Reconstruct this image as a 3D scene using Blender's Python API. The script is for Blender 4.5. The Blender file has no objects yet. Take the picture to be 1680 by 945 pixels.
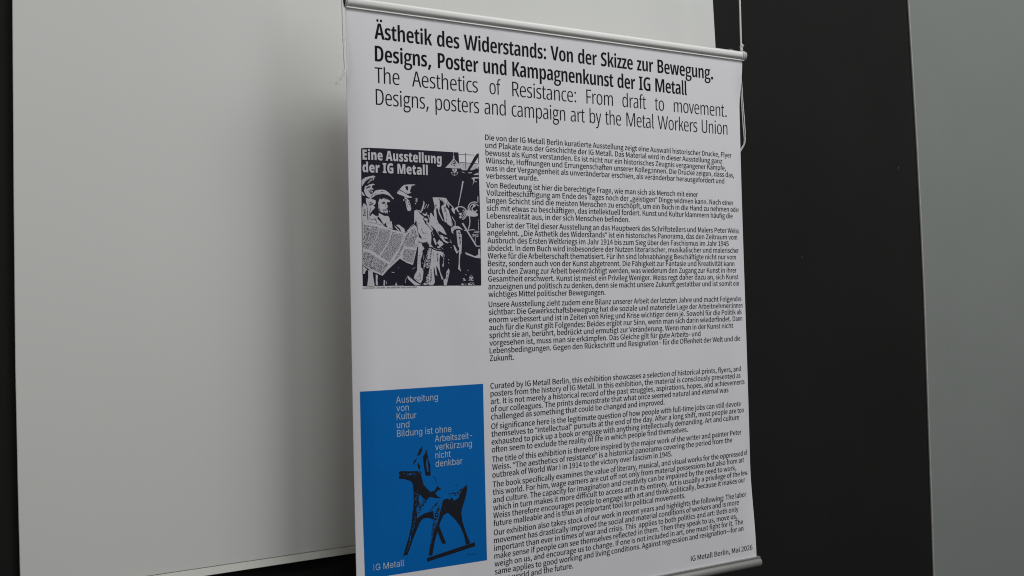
import bpy, bmesh, math
import numpy as np
from mathutils import Vector, Matrix
from mathutils.geometry import tessellate_polygon

SC = bpy.context.scene
COL = SC.collection

# ------------------------------------------------------------------ camera
cam_data = bpy.data.cameras.new('camera')
cam = bpy.data.objects.new('camera', cam_data)
COL.objects.link(cam)
SC.camera = cam
cam_data.sensor_width = 36.0
cam_data.lens = 36.0 * 1387.83 / 1680.0
cam_data.clip_start = 0.02
cam_data.clip_end = 60.0
right = Vector((0.89910441, -0.43711222, -0.02332733))
up = Vector((0.01216241, -0.02832445, 0.99952479))
fwd = Vector((0.43756523, 0.89896086, 0.0201503))
rot = Matrix((right, up, -fwd)).transposed()
cam.matrix_world = Matrix.Translation((-0.37436, -1.37995, -0.52490)) @ rot.to_4x4()

# ------------------------------------------------------------------ light
world = bpy.data.worlds.new('World')
SC.world = world
world.use_nodes = True
bg = world.node_tree.nodes['Background']
bg.inputs[0].default_value = (0.92, 0.97, 1.0, 1)
bg.inputs[1].default_value = 0.012


def area_lamp(name, loc, target, sx, sy, watts, color):
    d = bpy.data.lights.new(name, 'AREA')
    d.shape = 'RECTANGLE'
    d.size, d.size_y = sx, sy
    d.energy = watts
    d.color = color
    o = bpy.data.objects.new(name, d)
    COL.objects.link(o)
    o.location = loc
    o.rotation_euler = (Vector(target) - Vector(loc)).to_track_quat('-Z', 'Y').to_euler()
    return o


AIM = (0.3, 0.0, -0.45)
area_lamp('window_light', (2.5, -3.6, 1.05), AIM, 1.5, 3.4, 37.0, (0.96, 0.995, 1.0))
area_lamp('window_light', (3.6, -2.6, 2.6), AIM, 1.7, 2.0, 26.0, (1.0, 0.99, 0.96))
area_lamp('ceiling_light', (2.4, -2.6, 3.4), AIM, 1.7, 1.5, 56.0, (0.98, 1.0, 0.985))
area_lamp('ceiling_light', (0.35, -3.0, 3.2), AIM, 1.6, 1.2, 46.0, (0.985, 1.0, 1.0))
area_lamp('side_fill_light', (-2.0, -1.6, 0.1), AIM, 1.0, 1.4, 8.0, (0.985, 0.97, 0.915))  # unseen fill lamp, added at the left to lift the banner's shadow

SC.view_settings.view_transform = 'Standard'
SC.view_settings.look = 'None'
SC.view_settings.exposure = 0.0
SC.view_settings.gamma = 1.0
SC.cycles.filter_width = 1.1
SC.cycles.use_denoising = True
SC.cycles.denoising_prefilter = 'NONE'      # keeps the small print crisp
SC.cycles.use_adaptive_sampling = False


# ------------------------------------------------------------------ materials
def nodes_of(name):
    m = bpy.data.materials.new(name)
    m.use_nodes = True
    nt = m.node_tree
    return m, nt, nt.nodes['Principled BSDF']


def material(name, color, rough=0.5, metal=0.0, var=0.0, var_scale=8.0, bump=0.0, bump_scale=300.0, spec=0.5):
    m, nt, p = nodes_of(name)
    p.inputs['Base Color'].default_value = (*color, 1)
    p.inputs['Roughness'].default_value = rough
    p.inputs['Metallic'].default_value = metal
    p.inputs['Specular IOR Level'].default_value = spec
    tc = nt.nodes.new('ShaderNodeTexCoord')
    if var:
        n = nt.nodes.new('ShaderNodeTexNoise')
        n.inputs['Scale'].default_value = var_scale
        n.inputs['Detail'].default_value = 6
        nt.links.new(tc.outputs['Object'], n.inputs['Vector'])
        mr = nt.nodes.new('ShaderNodeMapRange')
        mr.inputs['From Min'].default_value = 0.25
        mr.inputs['From Max'].default_value = 0.75
        mr.inputs['To Min'].default_value = 1 - var
        mr.inputs['To Max'].default_value = 1 + var
        nt.links.new(n.outputs['Fac'], mr.inputs['Value'])
        mx = nt.nodes.new('ShaderNodeVectorMath')
        mx.operation = 'SCALE'
        mx.inputs[0].default_value = color
        nt.links.new(mr.outputs['Result'], mx.inputs['Scale'])
        nt.links.new(mx.outputs['Vector'], p.inputs['Base Color'])
    if bump:
        n2 = nt.nodes.new('ShaderNodeTexNoise')
        n2.inputs['Scale'].default_value = bump_scale
        n2.inputs['Detail'].default_value = 4
        nt.links.new(tc.outputs['Object'], n2.inputs['Vector'])
        b = nt.nodes.new('ShaderNodeBump')
        b.inputs['Strength'].default_value = bump
        b.inputs['Distance'].default_value = 0.001
        nt.links.new(n2.outputs['Fac'], b.inputs['Height'])
        nt.links.new(b.outputs['Normal'], p.inputs['Normal'])
    return m


def speckle(name, ca, cb, scale, threshold, stretch=(1, 1, 1)):
    """halftone-like print: two inks broken up by a fine noise"""
    m, nt, p = nodes_of(name)
    p.inputs['Roughness'].default_value = 0.55
    p.inputs['Specular IOR Level'].default_value = 0.3
    tc = nt.nodes.new('ShaderNodeTexCoord')
    mp = nt.nodes.new('ShaderNodeMapping')
    mp.inputs['Scale'].default_value = stretch
    n = nt.nodes.new('ShaderNodeTexNoise')
    n.inputs['Scale'].default_value = scale
    n.inputs['Detail'].default_value = 3
    r = nt.nodes.new('ShaderNodeValToRGB')
    r.color_ramp.interpolation = 'CONSTANT'
    r.color_ramp.elements[0].color = (*ca, 1)
    r.color_ramp.elements[1].color = (*cb, 1)
    r.color_ramp.elements[1].position = threshold
    nt.links.new(tc.outputs['Object'], mp.inputs['Vector'])
    nt.links.new(mp.outputs['Vector'], n.inputs['Vector'])
    nt.links.new(n.outputs['Fac'], r.inputs['Fac'])
    nt.links.new(r.outputs['Color'], p.inputs['Base Color'])
    return m


PAPER = (0.87, 0.84, 0.885)
INK = (0.0155, 0.0130, 0.0275)
BLUE = (0.0015, 0.155, 0.53)
M_SHEET = material('banner_vinyl', PAPER, 0.5, var=0.012, var_scale=5, bump=0.05, bump_scale=900, spec=0.3)
def add_ripples(m, scale, distance):
    nt = m.node_tree
    p = nt.nodes['Principled BSDF']
    tc = nt.nodes.new('ShaderNodeTexCoord')
    mp = nt.nodes.new('ShaderNodeMapping')
    mp.inputs['Scale'].default_value = (1.0, 1.0, 0.35)
    n = nt.nodes.new('ShaderNodeTexNoise')
    n.inputs['Scale'].default_value = scale
    n.inputs['Detail'].default_value = 1
    b = nt.nodes.new('ShaderNodeBump')
    b.inputs['Strength'].default_value = 1.0
    b.inputs['Distance'].default_value = distance
    nt.links.new(tc.outputs['Object'], mp.inputs['Vector'])
    nt.links.new(mp.outputs['Vector'], n.inputs['Vector'])
    nt.links.new(n.outputs['Fac'], b.inputs['Height'])
    old = p.inputs['Normal'].links
    if old:
        nt.links.new(old[0].from_socket, b.inputs['Normal'])
    nt.links.new(b.outputs['Normal'], p.inputs['Normal'])


add_ripples(M_SHEET, 9.0, 0.006)
M_TEXT = material('text_ink', (0.006, 0.006, 0.010), 0.7, spec=0.12)
M_INK = material('picture_ink', INK, 0.6, var=0.12, var_scale=90, spec=0.18)
M_LIGHT = speckle('picture_paper', (0.16, 0.15, 0.18), (0.62, 0.60, 0.65), 520, 0.335)
M_GRAIN = speckle('picture_grain', INK, (0.58, 0.56, 0.61), 480, 0.50)
M_PRINT = speckle('picture_newsprint', INK, (0.66, 0.64, 0.69), 850, 0.49, (1.0, 1.0, 1.35))
M_FAINT = material('picture_credit_ink', (0.16, 0.155, 0.18), 0.6, spec=0.25)
M_BLUE = material('poster_blue_ink', BLUE, 0.6, var=0.05, var_scale=12, spec=0.12)
M_DEER = material('poster_black_ink', (0.010, 0.012, 0.020), 0.55, var=0.2, var_scale=60, spec=0.3)
M_DEERGRAIN = speckle('poster_black_grain', (0.010, 0.012, 0.020), BLUE, 420, 0.52)
M_BLUEGRAIN = speckle('poster_blue_grain', (0.010, 0.012, 0.020), BLUE, 480, 0.56)
M_WHITE_LETTER = material('poster_white_lettering', (0.68, 0.66, 0.71), 0.5, spec=0.3)
M_BLUE_LETTER = material('poster_pale_lettering', (0.50, 0.63, 0.78), 0.5, spec=0.3)
M_ALU = material('satin_aluminium', (0.76, 0.755, 0.73), 0.5, metal=0.25, var=0.02, var_scale=30)
M_ALU_DARK = material('darker_aluminium', (0.36, 0.36, 0.345), 0.5, metal=0.4, var=0.03, var_scale=30)  # bottom rail: darker base colour than the top rail
M_CAP = material('grey_plastic_cap', (0.55, 0.55, 0.54), 0.45)
M_PLUG = material('black_plastic_plug', (0.012, 0.012, 0.013), 0.45)
M_CORD = material('white_cord', (0.86, 0.855, 0.83), 0.8, var=0.08, var_scale=900, bump=0.3, bump_scale=1200, spec=0.2)
M_BOARD = material('white_board_laminate', (0.79, 0.79, 0.764), 0.55, var=0.02, var_scale=2.2, bump=0.015, bump_scale=160, spec=0.3)
M_STRIP = material('board_ledge_laminate', (0.66, 0.655, 0.61), 0.55, var=0.03, var_scale=20, spec=0.3)
M_BLACK = material('black_wall_paint', (0.0160, 0.0160, 0.0153), 0.8, var=0.10, var_scale=4, bump=0.25, bump_scale=350, spec=0.12)
M_GREY = material('grey_wall_plaster', (0.268, 0.282, 0.270), 0.8, var=0.03, var_scale=5, bump=0.2, bump_scale=260, spec=0.2)
M_EDGE = material('plaster_edge', (0.50, 0.50, 0.47), 0.8, var=0.1, var_scale=60, spec=0.2)
M_CHIP = material('chipped_paint', (0.09, 0.09, 0.086), 0.8, var=0.1, var_scale=400)


# ------------------------------------------------------------------ helpers
def empty(name, loc):
    o = bpy.data.objects.new(name, None)
    o.empty_display_size = 0.1
    COL.objects.link(o)
    o.location = loc
    return o


def tag(o, label, cat):
    o['label'] = label
    o['category'] = cat
    return o


def mesh_obj(name, verts, faces, mats, parent=None, fmat=None, smooth=False):
    """verts are world positions; children are shifted back into their parent's space"""
    org = Vector((0, 0, 0))
    p = parent
    while p is not None:
        org += p.location
        p = p.parent
    v = np.asarray(verts, dtype=float).reshape(-1, 3) - np.array(org)
    me = bpy.data.meshes.new(name)
    me.from_pydata([tuple(x) for x in v], [], faces)
    for m in (mats if isinstance(mats, (list, tuple)) else [mats]):
        me.materials.append(m)
    if fmat is not None:
        me.polygons.foreach_set('material_index', np.asarray(fmat, dtype=np.int32))
    if smooth:
        me.polygons.foreach_set('use_smooth', np.ones(len(me.polygons), dtype=bool))
    me.update()
    o = bpy.data.objects.new(name, me)
    COL.objects.link(o)
    if parent is not None:
        o.parent = parent
    return o


def box_verts(x0, x1, y0, y1, z0, z1):
    return [(x, y, z) for z in (z0, z1) for y in (y0, y1) for x in (x0, x1)]


BOX_F = [(0, 2, 3, 1), (4, 5, 7, 6), (0, 1, 5, 4), (2, 6, 7, 3), (0, 4, 6, 2), (1, 3, 7, 5)]


def bevel_box(name, b, mat, parent=None, w=0.001):
    o = mesh_obj(name, box_verts(*b), BOX_F, mat, parent)
    bm = bmesh.new()
    bm.from_mesh(o.data)
    bmesh.ops.recalc_face_normals(bm, faces=bm.faces)
    bmesh.ops.bevel(bm, geom=bm.edges[:], offset=w, segments=2, affect='EDGES', profile=0.5)
    bm.to_mesh(o.data)
    bm.free()
    return o


def extrude_profile(name, prof, x0, x1, mat, parent, inset=0.0, smooth=True):
    """closed (y, z) profile swept along X, with a small end chamfer"""
    n = len(prof)
    cy = sum(p[0] for p in prof) / n
    cz = sum(p[1] for p in prof) / n
    rings = [(x0, 1 - inset), (x0 + 0.0006, 1.0), (x1 - 0.0006, 1.0), (x1, 1 - inset)] if inset else [(x0, 1.0), (x1, 1.0)]
    v, f = [], []
    for x, s in rings:
        for (y, z) in prof:
            v.append((x, cy + (y - cy) * s, cz + (z - cz) * s))
    for k in range(len(rings) - 1):
        for i in range(n):
            j = (i + 1) % n
            f.append((k * n + i, k * n + j, (k + 1) * n + j, (k + 1) * n + i))
    f.append(tuple(range(n - 1, -1, -1)))
    f.append(tuple(range((len(rings) - 1) * n, len(rings) * n)))
    o = mesh_obj(name, v, f, mat, parent)
    bm = bmesh.new()
    bm.from_mesh(o.data)
    bmesh.ops.recalc_face_normals(bm, faces=bm.faces)
    bm.to_mesh(o.data)
    bm.free()
    if smooth:
        for p in o.data.polygons:
            p.use_smooth = len(p.vertices) == 4
        o.data.set_sharp_from_angle(angle=math.radians(40))
    return o


def soft_profile(cy, cz, ry, rz, e, n, a0, a1):
    """rounded, slightly flattened tube section"""
    out = []
    for i in range(n + 1):
        a = math.radians(a0 + (a1 - a0) * i / n)
        c, s = math.cos(a), math.sin(a)
        out.append((cy + ry * math.copysign(abs(c) ** (2 / e), c), cz + rz * math.copysign(abs(s) ** (2 / e), s)))
    return out


def circle_profile(cy, cz, r, n=40, a0=0.0, a1=360.0):
    full = abs(a1 - a0 - 360) < 1e-6
    m = n if full else n + 1
    return [(cy + r * math.cos(math.radians(a0 + (a1 - a0) * i / n)), cz + r * math.sin(math.radians(a0 + (a1 - a0) * i / n))) for i in range(m)]


def smooth_path(pts, sub=6):
    P = [Vector(p) for p in pts]
    out = []
    for i in range(len(P) - 1):
        p0, p1, p2, p3 = P[max(i - 1, 0)], P[i], P[i + 1], P[min(i + 2, len(P) - 1)]
        for k in range(sub):
            t = k / sub
            out.append(0.5 * ((2 * p1) + (p2 - p0) * t + (2 * p0 - 5 * p1 + 4 * p2 - p3) * t * t + (3 * p1 - p0 - 3 * p2 + p3) * t ** 3))
    out.append(P[-1])
    return out


def tube_geo(path, r, n=8, twist=0.0, lobes=0, depth=0.0):
    """a cord: tube with a twisted, slightly lobed section"""
    v, f = [], []
    s = 0.0
    ref = Vector((0.13, 1, 0.07)).normalized()
    for i, p in enumerate(path):
        t = (path[min(i + 1, len(path) - 1)] - path[max(i - 1, 0)]).normalized()
        a = (ref - t * ref.dot(t)).normalized()
        b = t.cross(a)
        if i:
            s += (p - path[i - 1]).length
        rr = r(i / (len(path) - 1)) if callable(r) else r
        for k in range(n):
            ang = 2 * math.pi * k / n
            q = rr * (1 + depth * math.cos(lobes * ang + twist * s))
            v.append(tuple(p + a * (q * math.cos(ang)) + b * (q * math.sin(ang))))
    for i in range(len(path) - 1):
        for k in range(n):
            l = (k + 1) % n
            f.append((i * n + k, i * n + l, (i + 1) * n + l, (i + 1) * n + k))
    f.append(tuple(range(n - 1, -1, -1)))
    f.append(tuple(range((len(path) - 1) * n, len(path) * n)))
    return v, f


def join_geo(parts):
    V, F = [], []
    for v, f in parts:
        k = len(V)
        V += v
        F += [tuple(i + k for i in q) for q in f]
    return V, F


# ------------------------------------------------------------------ data
BODY_LINES = [
    ("Die von der IG Metall Berlin kuratierte Ausstellung zeigt eine Auswahl historischer Drucke, Flyer", 0.25014, 0.81585, -0.22760),
    ("und Plakate aus der Geschichte der IG Metall. Das Material wird in dieser Ausstellung ganz", 0.25014, 0.78998, -0.24138),
    ("bewusst als Kunst verstanden. Es ist nicht nur ein historisches Zeugnis vergangener Kämpfe,", 0.25014, 0.79916, -0.25516),
    ("Wünsche, Hoffnungen und Errungenschaften unserer Kolleg:innen. Die Drucke zeigen, dass das,", 0.25014, 0.82155, -0.26894),
    ("was in der Vergangenheit als unveränderbar erschien, als veränderbar herausgefordert und", 0.25014, 0.79396, -0.28273),
    ("verbessert wurde.", 0.25014, 0.35570, -0.29651),
    ("Von Bedeutung ist hier die berechtigte Frage, wie man sich als Mensch mit einer", 0.25014, 0.72477, -0.31339),
    ("Vollzeitbeschäftigung am Ende des Tages noch der „geistigen” Dinge widmen kann. Nach einer", 0.25014, 0.81757, -0.32717),
    ("langen Schicht sind die meisten Menschen zu erschöpft, um ein Buch in die Hand zu nehmen oder", 0.25014, 0.83619, -0.34095),
    ("sich mit etwas zu beschäftigen, das intellektuell fordert. Kunst und Kultur klammern häufig die", 0.25014, 0.81402, -0.35473),
    ("Lebensrealität aus, in der sich Menschen befinden.", 0.25014, 0.55598, -0.36851),
    ("Daher ist der Titel dieser Ausstellung an das Hauptwerk des Schriftstellers und Malers Peter Weiss", 0.25014, 0.83280, -0.38536),
    ("angelehnt. „Die Ästhetik des Widerstands“ ist ein historisches Panorama, das den Zeitraum vom", 0.25014, 0.82612, -0.39914),
    ("Ausbruch des Ersten Weltkriegs im Jahr 1914 bis zum Sieg über den Faschismus im Jahr 1945", 0.25014, 0.80063, -0.41292),
    ("abdeckt. In dem Buch wird insbesondere der Nutzen literarischer, musikalischer und malerischer", 0.25014, 0.83024, -0.42670),
    ("Werke für die Arbeiterschaft thematisiert. Für ihn sind lohnabhängig Beschäftigte nicht nur vom", 0.25014, 0.82012, -0.44049),
    ("Besitz, sondern auch von der Kunst abgetrennt. Die Fähigkeit zur Fantasie und Kreativität kann", 0.25014, 0.81466, -0.45427),
    ("durch den Zwang zur Arbeit beeinträchtigt werden, was wiederum den Zugang zur Kunst in ihrer", 0.25014, 0.82042, -0.46805),
    ("Gesamtheit erschwert. Kunst ist meist ein Privileg Weniger. Weiss regt daher dazu an, sich Kunst", 0.25014, 0.82547, -0.48183),
    ("anzueignen und politisch zu denken, denn sie macht unsere Zukunft gestaltbar und ist somit ein", 0.25014, 0.82696, -0.49561),
    ("wichtiges Mittel politischer Bewegungen.", 0.25014, 0.49605, -0.50939),
    ("Unsere Ausstellung zieht zudem eine Bilanz unserer Arbeit der letzten Jahre und macht Folgendes", 0.25014, 0.83378, -0.52760),
    ("sichtbar: Die Gewerkschaftsbewegung hat die soziale und materielle Lage der Arbeitnehmer:innen", 0.25014, 0.83720, -0.54138),
    ("enorm verbessert und ist in Zeiten von Krieg und Krise wichtiger denn je. Sowohl für die Politik als", 0.25014, 0.83352, -0.55517),
    ("auch für die Kunst gilt Folgendes: Beides ergibt nur Sinn, wenn man sich darin wiederfindet. Dann", 0.25014, 0.83460, -0.56895),
    ("spricht sie an, berührt, bedrückt und ermutigt zur Veränderung. Wenn man in der Kunst nicht", 0.25014, 0.80549, -0.58273),
    ("vorgesehen ist, muss man sie erkämpfen. Das Gleiche gilt für gute Arbeits- und", 0.25014, 0.72019, -0.59651),
    ("Lebensbedingungen. Gegen den Rückschritt und Resignation - für die Offenheit der Welt und die", 0.25014, 0.82542, -0.61029),
    ("Zukunft.", 0.25014, 0.29812, -0.62407),
    ("Curated by IG Metall Berlin, this exhibition showcases a selection of historical prints, flyers, and", 0.25014, 0.82395, -0.67341),
    ("posters from the history of IG Metall. In this exhibition, the material is consciously presented as", 0.25014, 0.82222, -0.68719),
    ("art. It is not merely a historical record of the past struggles, aspirations, hopes, and achievements", 0.25014, 0.83561, -0.70097),
    ("of our colleagues. The prints demonstrate that what once seemed natural and eternal was", 0.25014, 0.78739, -0.71476),
    ("challenged as something that could be changed and improved.", 0.25014, 0.62654, -0.72854),
    ("Of significance here is the legitimate question of how people with full-time jobs can still devote", 0.25014, 0.82016, -0.74554),
    ("themselves to “intellectual” pursuits at the end of the day. After a long shift, most people are too", 0.25014, 0.82964, -0.75933),
    ("exhausted to pick up a book or engage with anything intellectually demanding. Art and culture", 0.25014, 0.81379, -0.77311),
    ("often seem to exclude the reality of life in which people find themselves.", 0.25014, 0.68136, -0.78689),
    ("The title of this exhibition is therefore inspired by the major work of the writer and painter Peter", 0.25014, 0.81972, -0.80433),
    ("Weiss. “The aesthetics of resistance” is a historical panorama covering the period from the", 0.25014, 0.79348, -0.81811),
    ("outbreak of World War I in 1914 to the victory over fascism in 1945.", 0.25014, 0.64133, -0.83189),
    ("The book specifically examines the value of literary, musical, and visual works for the oppressed of", 0.25014, 0.83891, -0.84874),
    ("this world. For him, wage earners are cut off not only from material possessions but also from art", 0.25014, 0.82598, -0.86252),
    ("and culture. The capacity for imagination and creativity can be impaired by the need to work,", 0.25014, 0.80220, -0.87631),
    ("which in turn makes it more difficult to access art in its entirety. Art is usually a privilege of the few.", 0.25014, 0.83930, -0.89009),
    ("Weiss therefore encourages people to engage with art and think politically, because it makes our", 0.25014, 0.82748, -0.90387),
    ("future malleable and is thus an important tool for political movements.", 0.25014, 0.67104, -0.91765),
    ("Our exhibition also takes stock of our work in recent years and highlights the following: The labor", 0.25014, 0.82953, -0.93410),
    ("movement has drastically improved the social and material conditions of workers and is more", 0.25014, 0.80737, -0.94789),
    ("important than ever in times of war and crisis. This  applies to both politics and art: Both only", 0.25014, 0.80546, -0.96167),
    ("make sense if people can see themselves reflected in them. Then they speak to us, move us,", 0.25014, 0.80123, -0.97545),
    ("weigh on us, and encourage us to change. If one is not included in art, one must fight for it. The", 0.25014, 0.81710, -0.98923),
    ("same applies to good working and living conditions. Against regression and resignation—for an", 0.25014, 0.81757, -1.00301),
    ("open world and the future.", 0.25014, 0.41044, -1.01679),
]
DATE_LINE = ("IG Metall Berlin, Mai 2026", 0.68106, 0.84005, -1.04528)
HEADLINES = [
    ("bold", "Ästhetik des Widerstands: Von der Skizze zur Bewegung.", 0.04895, 0.77153, -0.06775),
    ("bold", "Designs, Poster und Kampagnenkunst der IG Metall", 0.04895, 0.70329, -0.10627),
    ("light", "The", 0.04814, 0.09177, -0.14321),
    ("light", "Aesthetics", 0.11427, 0.23837, -0.14321),
    ("light", "of", 0.26130, 0.28399, -0.14321),
    ("light", "Resistance:", 0.30698, 0.44195, -0.14321),
    ("light", "From", 0.46465, 0.52451, -0.14321),
    ("light", "draft", 0.54637, 0.60181, -0.14321),
    ("light", "to", 0.62326, 0.64563, -0.14321),
    ("light", "movement.", 0.66959, 0.80471, -0.14321),
    ("light", "Designs, posters and campaign art by the Metal Workers Union", 0.04895, 0.80588, -0.18036),
]
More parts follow.
